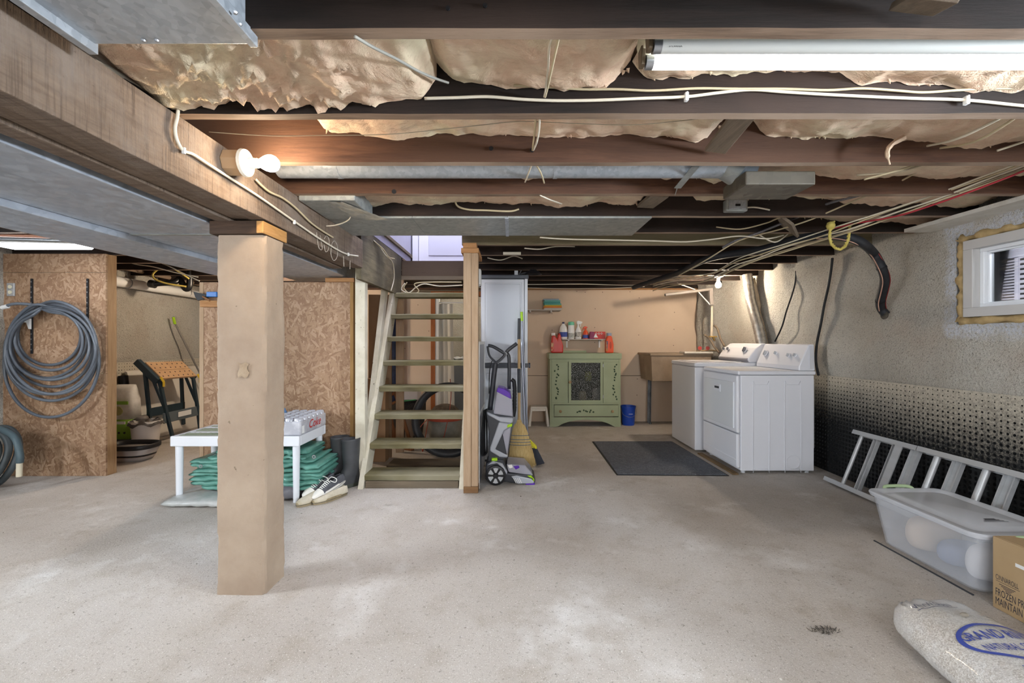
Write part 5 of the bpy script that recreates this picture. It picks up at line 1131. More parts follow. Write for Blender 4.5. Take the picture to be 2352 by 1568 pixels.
for i in range(4): B().bar(fa[i], fa[(i+1)%4], .03, .045, up=(0,-1,.2)).build('rail', FRW, wf, bevel=.002)
B().bar(W(890,932,4.88), W(910,922,4.83), .025, .03, up=(0,-1,.2)).build('rail', FRW, wf)
for i, (a, b) in enumerate((((868,958),(872,1018)),((880,955),(883,1018)),((890,952),(905,1016)))):
    m_ = (OLDX, STUD, FRW)[i]; p, q = W(*a, 5.0), W(*b, 4.98); q.z = .0
    tag(B().bar(p, q, .04, .06, up=(0,-1,0)).build('offcut_board', m_, bevel=.002), ('grey offcut board nearest the stringer under the stairs', 'pale offcut board second from the stringer under the stairs', 'brown offcut board beside the wooden frame under the stairs')[i], 'board', 'offcut boards under the stairs')
wb = thing('wire_basket', 'black mesh basket behind the wooden frame under the stairs', 'basket', W(938, 945, 5.4)); p = W(938, 1000, 5.5)
B().lathe([(.14,0),(.16,.02),(.20,.30),(.20,.43),(.195,.43),(.15,.02)], (p.x, 5.5, 0), 20, sx=1.1).build('mesh', M('mesh_black', '#3a342f', '#1e1b19', 90, rough=.7), wb, smooth=True); B().tube([(p.x-.225,5.5,.43),(p.x,5.28,.43),(p.x+.225,5.5,.43)], .006, 6).build('rim', BLACK, wb)
tag(B().cyl(W(915,922,5.45), W(955,918,5.45), .008, n=8).build('green_stick', M('stick_green', '#5aa56e', rough=.5)), 'thin green stick lying across the black mesh basket', 'stick')
sd = thing('tan_sled', 'tan rounded tray with dark rim leaning under the stairs', 'tray', W(940, 1000, 5.1)); q = [(932,960),(957,958),(955,985),(945,1014),(930,1016)]
B().prism([tuple(W(x, y, 5.1))[0::2] for x, y in q], 'Y', 5.09, 5.11).build('tray', M('tray_tan', '#8f7b68', rough=.6), sd, bevel=.004); B().tube([W(x, y, 5.08) for x, y in ((957,955),(956,985),(947,1013),(930,1016))], .007, 6).build('rim', BLACK, sd)
wbx = thing('white_box', 'pale lidded box behind the stair treads', 'box', W(928, 905, 5.9)); bx('base', M('box_pale', '#d8d2d2', rough=.6), wbx, -1.60, 5.85, .30, -1.27, 6.1, .54, bevel=.004); bx('lid', M('box_lid', '#cbc4c4', rough=.6), wbx, -1.61, 5.84, .535, -1.26, 6.11, .57, bevel=.004)
st4 = thing('low_stand', 'low dark stand carrying the pale box behind the stairs', 'stand', (-1.43, 5.97, 0))
bx('top', OLDX, st4, -1.64, 5.82, .26, -1.22, 6.12, .299)
for x in (-1.62,-1.27):
    for y in (5.84, 6.08): bx('leg', OLDX, st4, x, y, 0, x+.03, y+.03, .26)
for i, (y0, y1) in enumerate(((3.78, 4.02), (4.06, 4.30))): tag(bx('loose_plank', OLDX, None, -1.17, y0, .0, -.42, y1, .03+.004*i, bevel=.003), ('nearer loose grey plank on the floor under the stairs', 'farther loose grey plank on the floor under the stairs')[i], 'plank')
# dark shelf of bags left of the far drywall
BAGB = M('bag_navy', '#1f2740', '#2f3d66', 14, rough=.35, bump=.5, bsc=30)
tag(B().loft([[(-1.52+.10*math.cos(a)*s, 5.6+.12*math.sin(a)*s, z) for a in [2*PI*i/14 for i in range(14)]] for z, s in ((0,.8),(.1,1),(.5,1.02),(.9,1.0),(1.3,.9),(1.5,.4))]).build('dark_bag', BAGB, smooth='all'), 'tall navy plastic bag standing behind the stair stringer', 'bag')
tag(bx('wall_stud', TRIMR, None, -1.66, 6.36, 0, -1.60, 6.43, 1.95), 'reddish bare stud at the left edge of the far drywall', 'stud')
cu = thing('white_curtain', 'white curtain panel hanging in the far doorway', 'curtain', (-1.0, 6.6, 0))
m = B(); m.grid(lambda u, v: (-1.085+.20*u+.03*(1-v)*u, 6.50+.015*math.sin(u*14), .03+1.72*v), 28, 10); m.grid(lambda u, v: (-1.085+.20*u+.03*(1-v)*u, 6.504+.015*math.sin(u*14), .03+1.72*v), 28, 10)
m.build('cloth', M('curtain_white', '#e9e4da', rough=.9), cu, smooth='all', fix=False); B().cyl((-1.13,6.50,1.77),(-.455,6.50,1.77),.01,n=10).build('rod', WHITE2, cu)
sb_ = thing('storage_tub', 'grey storage tub with plastic sheet in the room beyond the doorway', 'tub', (-.74, 7.0, 0)); B().loft([rect(-.95,6.85,-.50,7.2,.0), rect(-.99,6.8,-.46,7.25,.86)]).build('tub', M('tub_grey', '#9aa0a6', rough=.5), sb_, bevel=.01)
B().grid(lambda u, v: (-1.0+.5*u, 6.82+.4*v, .87+.06*fbm((u*5, v*5, 2), 3)+.05), 16, 12).build('plastic_sheet', M('sheet_clear', '#c3cbd2', rough=.15), sb_, smooth='all')

# ================================================================== OSB WALLS AND HOSES
ow = thing('wall_osb_left', 'strand board partition wall holding the coiled hose', 'wall', (-4.0, 3.85, 0)); ow['kind'] = 'structure'
for z0, z1 in ((.0,.903),(.907,1.797),(1.80,1.965)): bx('osb_panel', OSB, ow, -4.50, 3.85, z0+.001, -3.592, 3.865, z1)
bx('end_stud', wood('stud_grey', '#a98a68', '#8b6d4e', axis='Z', bump=.15), ow, -3.632, 3.866, 0, -3.590, 3.955, 1.965, bevel=.002); bx('stud', STUD, ow, -4.1, 3.866, 0, -4.06, 3.955, 1.965); bx('sole_plate', PINEX, ow, -4.5, 3.866, 0, -3.64, 3.955, .04)
oc = thing('wall_osb_centre', 'strand board partition wall behind the column', 'wall', (-2.0, 3.75, 0)); oc['kind'] = 'structure'
bx('osb_panel', OSB, oc, -2.655, 3.75, 0, -1.395, 3.765, 1.70); bx('end_stud', wood('stud_edge', '#a68455', '#8a6a3e', axis='Z'), oc, -1.393, 3.745, 0, -1.365, 3.84, 1.71); bx('stud', STUD, oc, -2.69, 3.745, 0, -2.655, 3.84, 1.70, bevel=.002); bx('top_plate', PINEX, oc, -1.60, 3.73, 1.701, -1.355, 3.84, 1.735)
bx('ledger', PINEX, oc, -2.66, 3.71, 1.485, -2.2, 3.749, 1.54, bevel=.002)
tb2 = thing('hand_brush', 'black wire brush with blue handle on the ledger left of the column', 'brush', W(475, 685, 3.7)); 
B().prism([tuple(W(x,y,3.7))[0::2] for x, y in ((446,670),(475,676),(478,684),(456,690),(450,682))], 'Y', 3.69, 3.71).build('bristles', BLACK, tb2); bx('handle', M('handle_blue', '#2f6fb8', rough=.4), tb2, W(476,0,3.7).x, 3.685, W(0,682,3.7).z, W(500,0,3.7).x, 3.715, W(0,670,3.7).z, bevel=.006)
tag(B().cyl(W(466,681,3.68), W(482,690,3.66), .008, n=8).build('wooden_handle', M('hwood', '#8a5f3c', rough=.5)), 'short wooden tool handle beneath the blue brush', 'handle')
ou = thing('outlet_plate', 'grey outlet plate at the left edge of the hose panel', 'outlet', W(27, 665, 3.85)); p = W(27, 665, 3.85); bx('plate', galv('plate_grey', '#a9a9a9', '#bdbdbd', .4, .4), ou, p.x-.034, 3.838, p.z-.058, p.x+.034, 3.85, p.z+.058, bevel=.004)
for dz in (-.024, .024): B().cyl((p.x, 3.838, p.z+dz), (p.x, 3.832, p.z+dz), .016, n=16).build('socket', M('socket_ivory%d' % (dz > 0), '#e3dcc0', rough=.5), ou); 
for i, x in enumerate((75, 203)):
    p = W(x, 640, 3.85); q = W(x, 812, 3.85); o = thing('shelf_standard', ('black slotted shelf standard at the left of the hose panel', 'black slotted shelf standard at the right of the hose panel')[i], 'rail', q)
    bx('rail', BLACKP, o, p.x-.008, 3.838, q.z, p.x+.008, 3.849, p.z, bevel=.001)
    for k in range(14): z = q.z+.03+k*.046; bx('slot', STEEL, o, p.x-.003, 3.8365, z, p.x+.003, 3.8385, z+.012)
p = W(75, 740, 3.84); bkt = tag(B().prism([(p.x-.105,p.z+.03),(p.x,p.z+.03),(p.x,p.z-.06),(p.x-.012,p.z-.06),(p.x-.03,p.z-.005),(p.x-.105,p.z+.012)], 'Y', 3.815, 3.832).build('hook_bracket', WHITE2, bevel=.002), 'white shelf bracket carrying the coiled hose', 'bracket')
# hanging hose
HOSE = M('hose_grey', '#6c737c', '#4a5058', 1.5, rough=.35, spec=.5)
hz = thing('garden_hose', 'grey garden hose hung in a large coil on the strand board wall', 'hose', W(118, 700, 3.8))
loops = [(40,186,704,838),(34,190,712,850),(26,200,698,868),(22,206,716,872),(16,214,694,888),(12,220,708,905),(11,224,700,920),(14,222,692,905),(10,228,704,958)]
pts = [W(8,705,3.72), W(40,697,3.73)]; rnd = random.Random(4)
for k, (xl, xr, yt, yb) in enumerate(loops):
    cxp, cyp = (xl+xr)/2, (yt+yb)/2
    for i in range(16):
        a = -PI/2 + 2*PI*i/16 + .0
        x = cxp + (xr-xl)/2*math.cos(a); y = cyp + (yb-yt)/2*math.sin(a)
        f = max(0, math.sin(a)); x += (6*math.sin(k*2.1))*f
        pts.append(W(x, y, 3.815-.012*((k*5) % 9)+.012*math.sin(a*2+k)))
B().tube(pts, .0125, 9, smooth=4).build('coil', HOSE, hz, smooth='all'); B().cyl(W(5,706,3.72), W(18,703,3.72), .018, n=12).build('fitting', WHITE2, hz, smooth=True)
h2 = thing('thick_hose', 'dark thick hose coiled on the floor at the left wall', 'hose', (-4.2, 3.6, 0)); pts = []
for k in range(4):
    for i in range(14):
        a = 2*PI*i/14+PI*.5; rr = .27-.035*k; pts.append(Vector((-4.26+rr*math.cos(a)*.8, 3.56-.05*k+.035*math.sin(a*2), .26+rr*math.sin(a)*.9)))
B().tube(pts, .024, 10, smooth=4).build('coil', M('hose_dark', '#4d5558', '#363c3f', 4, rough=.5), h2, smooth='all'); B().tube([pts[0], W(30,1000,3.45), W(45,1040,3.42), W(45,1062,3.42)], .024, 10).build('tail', M('hose_dark2', '#4a5a60', rough=.5), h2, smooth='all'); B().cyl(W(45,1060,3.42), W(44,1094,3.42), .019, n=12).build('connector', M('conn_cream', '#d4cbb4', rough=.5), h2, smooth=True)
for i, (y0, y1, r, mt, lab) in enumerate(((547,553,.012,STEEL,'thin steel pipe under the joists at the left edge'),(552,557,.010,WHITE2,'thin white pipe under the joists at the left edge'),(537,545,.014,M('copper_dull','#a2735c',rough=.4,metal=.4),'dull copper pipe under the joists at the left edge'))):
    tag(B().cyl(W(-60,y0,3.1+.05*i), W(175,y1,3.1+.05*i), r, n=10).build('ceiling_pipe', mt, smooth=True), lab, 'pipe')
# ================================================================== STORAGE ROOM
pv = thing('drain_pipe', 'white plastic drain pipe strapped along the storage room wall', 'pipe', (-4.40, 5.2, 1.86)); B().cyl((-4.40,3.98,1.87),(-4.40,6.44,1.84),.056,n=20).build('pipe', WHITE2, pv, smooth=True)
for y in (4.98, 5.9): B().tube([(-4.40+.06*math.cos(a), y, 1.857+.06*math.sin(a)) for a in [2*PI*i/14 for i in range(14)]], .005, 5, smooth=1, closed=True).cyl((-4.40,y,1.90),(-4.40,y,2.16),.003,n=5).build('strap', STEEL, pv)
tag(B().cyl((-4.36,4.0,2.04),(-4.36,6.44,1.98),.025,n=12).build('brown_pipe', M('pipe_old', '#8a7866', rough=.7), smooth=True), 'old brown pipe above the white drain pipe', 'pipe')
abs_ = thing('trap_pipe', 'black plastic trap and drain assembly under the storage room ceiling', 'pipe', W(430, 660, 5.2)); AB = M('abs_black', '#141416', rough=.35)
B().tube([W(350,652,5.0), W(375,650,5.05), W(400,648,5.1), W(412,640,5.15), W(418,648,5.15), W(420,656,5.15), W(428,664,5.15), W(435,658,5.15), W(436,640,5.15), W(436,610,5.15)], .032, 12, smooth=4).build('trap', AB, abs_, smooth='all'); B().cyl(W(345,651,5.0), W(356,653,5.0), .045, n=14).build('hub', AB, abs_, smooth=True); B().cyl(W(424,660,5.15), W(432,660,5.15), .045, n=14).build('clean_out', AB, abs_, smooth=True)
tag(B().tube([W(434,640,5.12), W(400,618,5.0), W(370,616,4.95), W(352,628,4.95), W(355,640,4.95), W(380,650,5.0), W(428,658,5.11)], .010, 8).build('yellow_tubing', M('tubing', '#b4a150', rough=.4), smooth='all'), 'loop of yellowish tubing hanging by the black trap', 'tubing')
for i, pts in enumerate(([(262,592),(310,606),(350,612),(400,625),(455,636)], [(345,594),(390,612),(430,632),(458,645)])): tag(B().tube([W(x, y, (4.74 if j == 0 else 4.6)) for j, (x, y) in enumerate(pts)], .006, 6).build('store_cable', CABLE, smooth='all'), ('white cable under the storage room ceiling above the drain pipe', 'second white cable sagging towards the black trap')[i], 'cable')
# litter bag
lb = thing('litter_bag', 'tall green and white paper bag standing behind the strand board wall', 'bag', (-4.30, 4.86, 0)); LBW = M('bag_white', '#e4e0da', '#cfcac2', 14, rough=.6, bump=.4, bsc=20); LBG = M('bag_green', '#7ea53a', rough=.5); LBK = M('bag_black', '#25261f', rough=.5)
def bagring(z, w, d, dx=0): return [(-4.32+dx+w*math.copysign(abs(math.cos(a))**.5, math.cos(a)), 4.86+d*math.copysign(abs(math.sin(a))**.6, math.sin(a)), z) for a in [2*PI*i/20 for i in range(20)]]
B().loft([bagring(.0,.135,.09), bagring(.12,.14,.095)]).build('base', LBK, lb, smooth='all'); B().loft([bagring(.12,.141,.096), bagring(.335,.141,.095)]).build('green_band', LBG, lb, smooth='all')
B().loft([bagring(.335,.14,.095), bagring(.55,.135,.085,.0), bagring(.66,.13,.06,-.01), bagring(.71,.10,.02,.02)]).build('top', LBW, lb, smooth='all')
bx('stripe', LBG, lb, -4.44, 4.758, .50, -4.20, 4.766, .535); B().lathe([(.0,-.006),(.05,-.006),(.05,0)], (-4.31, 4.766, .43), 18, 'Y').build('picture', M('bag_pic', '#a89468', '#7d8a50', 30, rough=.6), lb); bx('patch', WHITE2, lb, -4.41, 4.757, .285, -4.23, 4.764, .315); bx('patch', WHITE2, lb, -4.42, 4.757, .06, -4.21, 4.764, .095)
for i in range(3): B().lathe([(.012,-.004),(.012,0)], (-4.36+.06*i, 4.764, .19), 10, 'Y').build('icon', LBK, lb)
# bin
wbn = thing('waste_bin', 'small off-white waste bin lined with a dark bag beside the litter bag', 'bin', (-4.02, 4.78, 0)); BN = M('bin_white', '#d9d2cc', rough=.5)
B().lathe([(.105,0),(.11,.01),(.135,.30),(.15,.302),(.15,.325),(.138,.325),(.132,.30),(.10,.012),(0,.012)], (-4.02,4.78,0), 24).build('bin', BN, wbn, smooth=True)
B().grid(lambda u, v: (-4.02+(.12+.045*v)*math.cos(2*PI*u), 4.78+(.12+.045*v)*math.sin(2*PI*u), .33+.015*math.sin(u*40)-.05*v*v+.02*fbm((math.cos(2*PI*u)*3, math.sin(2*PI*u)*3, 1), 2)), 40, 4).build('liner', M('liner_dark', '#4e4a48', rough=.3), wbn, smooth='all')
B().lathe([(.0,.05),(.045,.045),(.06,.02),(.05,0)], (-4.06,4.78,.325), 14).build('liner_knot', M('liner_grey', '#77716c', rough=.3), wbn, smooth='all')
lt = thing('litter_pan', 'grey litter pan with black rim on the storage room floor', 'pan', (-3.82, 4.37, 0))
def pan(z, s, n=28): return [(-3.84+.235*s*math.copysign(abs(math.cos(a))**.7, math.cos(a)), 4.40+.16*s*math.copysign(abs(math.sin(a))**.7, math.sin(a)), z) for a in [2*PI*i/n for i in range(n)]]
B().loft([pan(0,.72), pan(.02,.78), pan(.12,.97)]).build('base', M('pan_grey', '#a9a29e', rough=.4), lt, smooth='all'); B().loft([pan(.12,.98), pan(.13,1.02), pan(.165,1.02), pan(.165,.96), pan(.12,.92), pan(.05,.85)], cap=False).build('rim', BLACKP, lt, smooth='all'); B().loft([pan(.045,.84), pan(.05,.84)]).build('litter', M('litter', '#6d5542', '#4f3d30', 60, rough=.95, bump=.6), lt)
# leaning panel, workbench, pole
wpn = thing('leaning_sheet', 'large off-white panel leaning on the storage room wall behind the workbench', 'panel', (-4.3, 5.5, 0)); WP = M('panel_white', '#d6d0c6', rough=.5)
B().add([(-4.24,5.0,0),(-4.24,6.15,0),(-4.42,6.15,.84),(-4.42,5.0,.84),(-4.27,5.0,0),(-4.27,6.15,0),(-4.45,6.15,.85),(-4.45,5.0,.85)], [(0,1,2,3),(7,6,5,4),(0,4,5,1),(1,5,6,2),(2,6,7,3),(3,7,4,0)]).build('sheet', WP, wpn, bevel=.004); B().bar((-4.232,5.0,.015),(-4.232,6.15,.015),.02,.05,up=(0,0,1)).build('edge_strip', M('strip_grey', '#a8a198', rough=.5), wpn)
tag(B().cyl((-4.33,4.93,.0),(-4.43,4.96,.80),.045,n=16).build('black_tube', BLACKP, smooth=True), 'short black tube leaning beside the white panel', 'tube')
wk = thing('folding_workbench', 'folded portable workbench with perforated jaws leaning on the white panel', 'workbench', (-4.1, 5.4, 0)); TEAL = M('workbench_teal', '#2c3b44', rough=.45); JAW = M('jaw_board', '#c9a57f', '#bb9570', 5, rough=.6)
A = Vector((-4.20, 4.98, .945)); U = Vector((0, .55, -.012)); V = Vector((.19, 0, -.185)); Nn = V.cross(U).normalized(); Nn = Nn if Nn.z > 0 else -Nn
def wkp(u, v, h=0): return A+U*u+V*v+Nn*h
for k, (v0, v1) in enumerate(((0,.5),(.515,1.0))):
    c = wkp(.5, (v0+v1)/2); j = B().obox(c, U/2, V*(v1-v0)/2, Nn*.012).build('jaw', JAW, wk, bevel=.002)
    for i in range(7):
        for w in (.3, .75):
            p = wkp(.08+.14*i, v0+(v1-v0)*w, .0125); B().cyl(p, p+Nn*.001, .009, n=8).build('hole', BLACK, j)
B().obox(wkp(-.06,.4,-.03), U*.045, V*.62, Nn*.035).build('side_rail', TEAL, wk, bevel=.004); B().obox(wkp(1.02,.45,-.04), U*.03, V*.55, Nn*.03).build('side_rail', TEAL, wk, bevel=.004)
def wkleg(name, a, b, w=.035): return B().bar(a, b, w, .03, up=(1,0,0)).build(name, TEAL, wk, bevel=.003)
wkleg('leg', (-4.18,4.95,.92), (-4.24,5.12,.12)); wkleg('leg', (-4.20,5.52,.90), (-4.24,5.62,.12))
wkleg('leg', (-4.03,4.98,.74), (-4.02,5.08,.30)); wkleg('leg', (-4.02,5.08,.31), (-4.0,5.15,.0)); wkleg('leg', (-4.03,5.50,.74), (-4.04,5.60,.30)); wkleg('leg', (-4.04,5.6,.31), (-4.05,5.66,.0))
wkleg('strut', (-4.16,5.02,.80), (-4.03,5.06,.40), .02); wkleg('strut', (-4.17,5.53,.80), (-4.05,5.58,.42), .02); B().bar((-4.23,5.05,.36),(-4.23,5.62,.36),.02,.10,up=(0,0,1)).build('cross_bar', TEAL, wk, bevel=.003)
B().bar((-4.03,5.03,.30),(-4.045,5.64,.30),.02,.12,up=(0,0,1)).build('step_bar', M('step_grey', '#5c666c', rough=.5), wk, bevel=.006); B().bar((-4.018,5.24,.31),(-4.023,5.46,.31),.002,.06,up=(0,0,1)).build('badge', WHITE2, wk)
for p in (wkp(-.02,1.02,-.02), wkp(1.05,1.0,-.02)):
    B().bar(p+Vector((.01,0,.04)), p+Vector((.03,.02,-.015)), .025, .025).bar(p+Vector((.03,.02,-.015)), p+Vector((.02,.03,-.07)), .022, .022).build('clamp_handle', M('clamp_yellow', '#d8b32c', rough=.4) if 'clamp_yellow' not in MATS else MATS['clamp_yellow'], wk, bevel=.004)
pl = thing('yellow_tip_pole', 'thin pole with yellow tip leaning on the storage room wall', 'pole', (-4.1, 6.1, 0)); B().cyl(W(400,738,5.70), (-4.08,6.2,.0), .011, n=10).build('pole', M('pole_steel', '#85817c', rough=.4, metal=.4), pl, smooth=True); B().cyl(W(398,728,5.69), W(402,744,5.71), .016, n=10).build('tip', LIME, pl, smooth=True)

# ================================================================== TABLE GROUP
TBW = M('resin_white', '#dfe1e6', rough=.4); GRT = M('grate_green', '#98a08c', rough=.6)
tbl = thing('resin_table', 'white resin shelf table with slatted top behind the column', 'table', (-2.03, 3.42, 0)); TX0, TX1, TY0, TY1, TZ = -2.507, -1.56, 3.19, 3.65, .495
for q in ((TX0,TY0,TX1,TY0+.03),(TX0,TY1-.03,TX1,TY1),(TX0,TY0+.03,TX0+.03,TY1-.03),(TX1-.03,TY0+.03,TX1,TY1-.03)): bx('rim', TBW, tbl, q[0], q[1], TZ-.075, q[2], q[3], TZ, bevel=.006)
for i in range(7): y = TY0+.05+i*.058; bx('slat', TBW if i % 3 == 2 else GRT, tbl, TX0+.03, y, TZ-.02, TX1-.03, y+.036, TZ-.003)
for i in range(22): x = TX0+.06+i*.04; bx('cross_rib', GRT, tbl, x, TY0+.03, TZ-.03, x+.014, TY1-.03, TZ-.006)
for x in (TX0+.04, TX1-.04):
    for y in (TY0+.04, TY1-.04): B().cyl((x,y,0),(x,y,TZ-.07),.021,.026,16).build('leg', TBW, tbl, smooth=True)
def shrink():
    s = N('shrink_wrap'); n = s.noise(12, 4, .6); s.bump(n, .3, .01); return s.set(s.mix(s.step(n, .4, .6), lin('#cfd0d6'), lin('#b4b5bd')), .2, .1, .7)
SHR = shrink()
ck = thing('soda_case', 'shrink-wrapped silver case of soda cans with red lettering on the table', 'case', (-1.69, 3.42, TZ)); bx('tray', SHR, ck, -1.825, 3.205, TZ, -1.553, 3.64, TZ+.105, bevel=.012)
can = None
for i in range(4):
    for j in range(6):
        x = -1.825+.036+i*.0665; y = 3.205+.038+j*.072
        if can is None: can = B().lathe([(.032,.09),(.032,.118),(.026,.127),(.024,.1235),(0,.1235)], (x,y,TZ), 16).build('can', SHR, ck, smooth=True); c0 = (x, y)
        else:
            c = can.copy(); COL.objects.link(c); c.parent = ck; c.location = (x-c0[0], y-c0[1], 0)
text('lettering', 'Coke', M('coke_red', '#c4302c', rough=.4), ck, (-1.5515, 3.335, TZ+.03), (0, .20, 0), (0, 0, .065), shear=.3, bold=.01)
bx('side_print', WHITE2, ck, -1.5525, 3.22, TZ+.015, -1.5518, 3.255, TZ+.07); bx('carton_window', M('kraft_window', '#8f7a5e', rough=.8), ck, -1.80, 3.2042, TZ+.015, -1.70, 3.2048, TZ+.065)
tag(B().lathe([(.04,0),(.042,.01),(.042,.12),(.03,.14),(.03,.15)], (-1.88,3.55,TZ), 18).build('blue_tub', M('tub_lightblue', '#5f8fc4', rough=.4), smooth=True), 'light blue container on the table behind the soda case', 'container')
TARP = M('tarp_green', '#659a8c', '#4f8376', 8, rough=.3, bump=.8, bsc=9)
tr_ = thing('green_tarp', 'folded green tarpaulin stacked under the white table', 'tarp', (-1.95, 3.42, .05))
def cushion(x0, x1, y0, y1, z0, z1, seed, amp=.014):
    n, k = 40, 20; rings = []
    for i in range(n+1):
        t = i/n; x = x0+(x1-x0)*t; e = .45+.55*min(1, math.sqrt(max(0, 1-(2*t-1)**8))); r = []
        for j in range(k):
            a = 2*PI*j/k; cy = math.copysign(abs(math.cos(a))**.45, math.cos(a)); sz = math.copysign(abs(math.sin(a))**.7, math.sin(a))
            y = (y0+y1)/2+(y1-y0)/2*cy*(.9+.1*e)-.018*(1 if cy < 0 else 0)*abs(fbm((x*5, seed*2, 0), 3)); z = (z0+z1)/2+(z1-z0)/2*sz*e
            d = amp*.7*fbm((x*6, y*6, seed+z*4), 3)+amp*.8*(abs(fbm((x*11+y*5, y*9, seed), 3))-.3)
            r.append((x+d*.6, y+d, z+d*.8))
        rings.append(r)
    return B().loft(rings)
rnd = random.Random(77); zz = .066
for i in range(9):
    x0 = -2.40+rnd.uniform(-.03, .07); x1 = -1.45+rnd.uniform(-.05, .03); h = rnd.uniform(.038, .062)
    if i > 6: x0 += .10; x1 -= .10
    cushion(x0, x1, 3.24+rnd.uniform(0,.03), 3.6, zz, zz+h, i*3.3+1, .022).build('fold', TARP, tr_, smooth='all'); zz += h*.72
for x, z in ((-2.31,.265),(-1.47,.335)): B().lathe([(.014,0),(.014,-.003),(.007,-.003)], (x, 3.232, z), 12, 'Y', cap=False).build('eyelet', STEEL, tr_)
tag(cushion(-2.50,-1.80,3.10,3.58,.002,.062,21,.012).build('plastic_sheeting', M('sheeting', '#c5c6c4', '#aeb0ad', 10, rough=.25, bump=.5, bsc=18), smooth='all'), 'crumpled translucent plastic sheeting under the left of the table', 'sheeting')
tag(cushion(-1.80,-1.60,3.22,3.5,.003,.115,31,.014).build('grey_bag', M('bag_grey', '#77767a', '#626166', 8, rough=.35, bump=.5, bsc=20), smooth='all'), 'dark grey plastic bag under the right of the table', 'bag')
# boots
BT = M('boot_rubber', '#4a4b4e', '#3c3d40', 6, rough=.45); BTS = M('boot_sole', '#44473f', rough=.6); BTL = M('boot_lining', '#b9b6b2', rough=.9)
def make_boot(label, loc, rz):
    o = thing('rubber_boot', label, 'boot', loc, (0, 0, rz), 'pair of rubber boots')
    def rg(z, x0, x1, w, n=24): return [((x0+x1)/2+(x1-x0)/2*math.cos(a), w*math.sin(a)*(1+.12*math.cos(a)), z) for a in [2*PI*i/n for i in range(n)]]
    B().loft([rg(.022,-.085,.195,.045), rg(.05,-.09,.195,.048), rg(.075,-.088,.175,.046), rg(.095,-.083,.125,.045), rg(.12,-.078,.075,.046), rg(.15,-.074,.056,.048), rg(.20,-.074,.055,.052), rg(.28,-.080,.062,.057), rg(.37,-.084,.068,.060), rg(.38,-.086,.070,.062), rg(.392,-.086,.070,.062), rg(.392,-.080,.064,.056), rg(.25,-.072,.055,.05)], cap=False).build('upper', BT, o, smooth='all', local=True)
    B().loft([rg(0,-.09,.198,.046), rg(.022,-.093,.203,.050), rg(.03,-.09,.20,.048)]).build('sole', BTS, o, local=True, smooth=True); B().loft([rg(.35,-.078,.062,.054), rg(.353,-.078,.062,.054)]).build('lining', BTL, o, local=True)
    B().lathe([(.0,.0)] , (0,0,0), 3)
    return o
make_boot('left black rubber boot, half hidden behind its pair', (-1.455, 3.66, 0), math.radians(-140)); make_boot('right black rubber boot, nearest the stair post', (-1.335, 3.585, 0), math.radians(-142))
CAN = M('canvas_grey', '#55565b', '#4a4b50', 30, rough=.9, bump=.3, bsc=150); SOL = M('sneaker_white', '#dcd8d0', rough=.5); OLD = M('old_canvas', '#cfc6b4', '#b3a890', 12, rough=.8); OLDS = M('old_sole', '#a39475', '#857658', 20, rough=.8); LACE = M('lace', '#eeece6', rough=.8)
def make_shoe(label, loc, rot, up, sole, cap, laces=True):
    o = thing('canvas_sneaker', label, 'shoe', loc, rot, 'canvas sneakers under the table'); N_ = 22
    def fo(z, s, n=N_): 
        out = []
        for i in range(n):
            a = 2*PI*i/n; c, q = math.cos(a), math.sin(a); out.append((.145*s*c+.0, (.046+.006*c)*s*q*(1-.12*max(0, -c)), z))
        return out
    B().loft([fo(0,.97), fo(.006,1.0), fo(.026,1.01), fo(.030,.98)]).build('sole', sole, o, smooth=True, local=True)
    B().loft([fo(.013,1.018), fo(.016,1.018)], cap=False).build('foxing_stripe', DARK, o, local=True)
    secs = [(-.138,.018,.05),(-.128,.030,.082),(-.10,.035,.088),(-.05,.037,.084),(-.01,.040,.078),(.03,.043,.068),(.07,.045,.056),(.10,.042,.046),(.125,.032,.036),(.138,.016,.03)]
    rings = [[(x, w*math.cos(a), .024+(h-.024)*math.sin(a)**.8 if math.sin(a) > 0 else .024) for a in [PI*i/10 for i in range(11)]] for x, w, h in secs]
    m = B(); n = 11
    vs = [p for r in rings for p in r]; fs = []
    for k in range(len(rings)-1):
        for i in range(n-1):
            if k < 4 and 3 <= i <= 6: continue
            fs.append((k*n+i, k*n+i+1, (k+1)*n+i+1, (k+1)*n+i))
    m.add(vs, fs).build('upper', up, o, smooth='all', local=True); m = B(); r2 = [[(x+.002, w*1.05*math.cos(a), .022+(h*1.06-.022)*math.sin(a)**.8 if math.sin(a) > 0 else .022) for a in [PI*i/10 for i in range(11)]] for x, w, h in secs[6:]]
    m.loft(r2, cap=False) if False else m.add([p for r in r2 for p in r], [(k*n+i, k*n+i+1, (k+1)*n+i+1, (k+1)*n+i) for k in range(len(r2)-1) for i in range(n-1)])
    m.build('toe_cap', cap, o, smooth='all', local=True); bx('insole', DARK, o, -.125, -.026, .032, .02, .026, .036, local=True)
    if laces:
        for i in range(6):
            x = -.005+.013*i; h = .082-.0022*i*1.9; B().tube([(x,-.026,h-.012),(x+.003,0,h+.003),(x,.026,h-.012)], .0032, 5).build('lace', LACE, o, local=True, smooth='all')
        B().tube([(-.012,0,.084),(-.03,.02,.10),(-.05,.045,.075),(-.03,.05,.06),(-.012,.02,.08)], .003, 5).tube([(-.012,0,.084),(-.02,-.03,.095),(-.045,-.05,.07),(-.02,-.055,.05),(-.01,-.02,.08)], .003, 5).build('lace_bow', LACE, o, local=True, smooth='all')
    return o
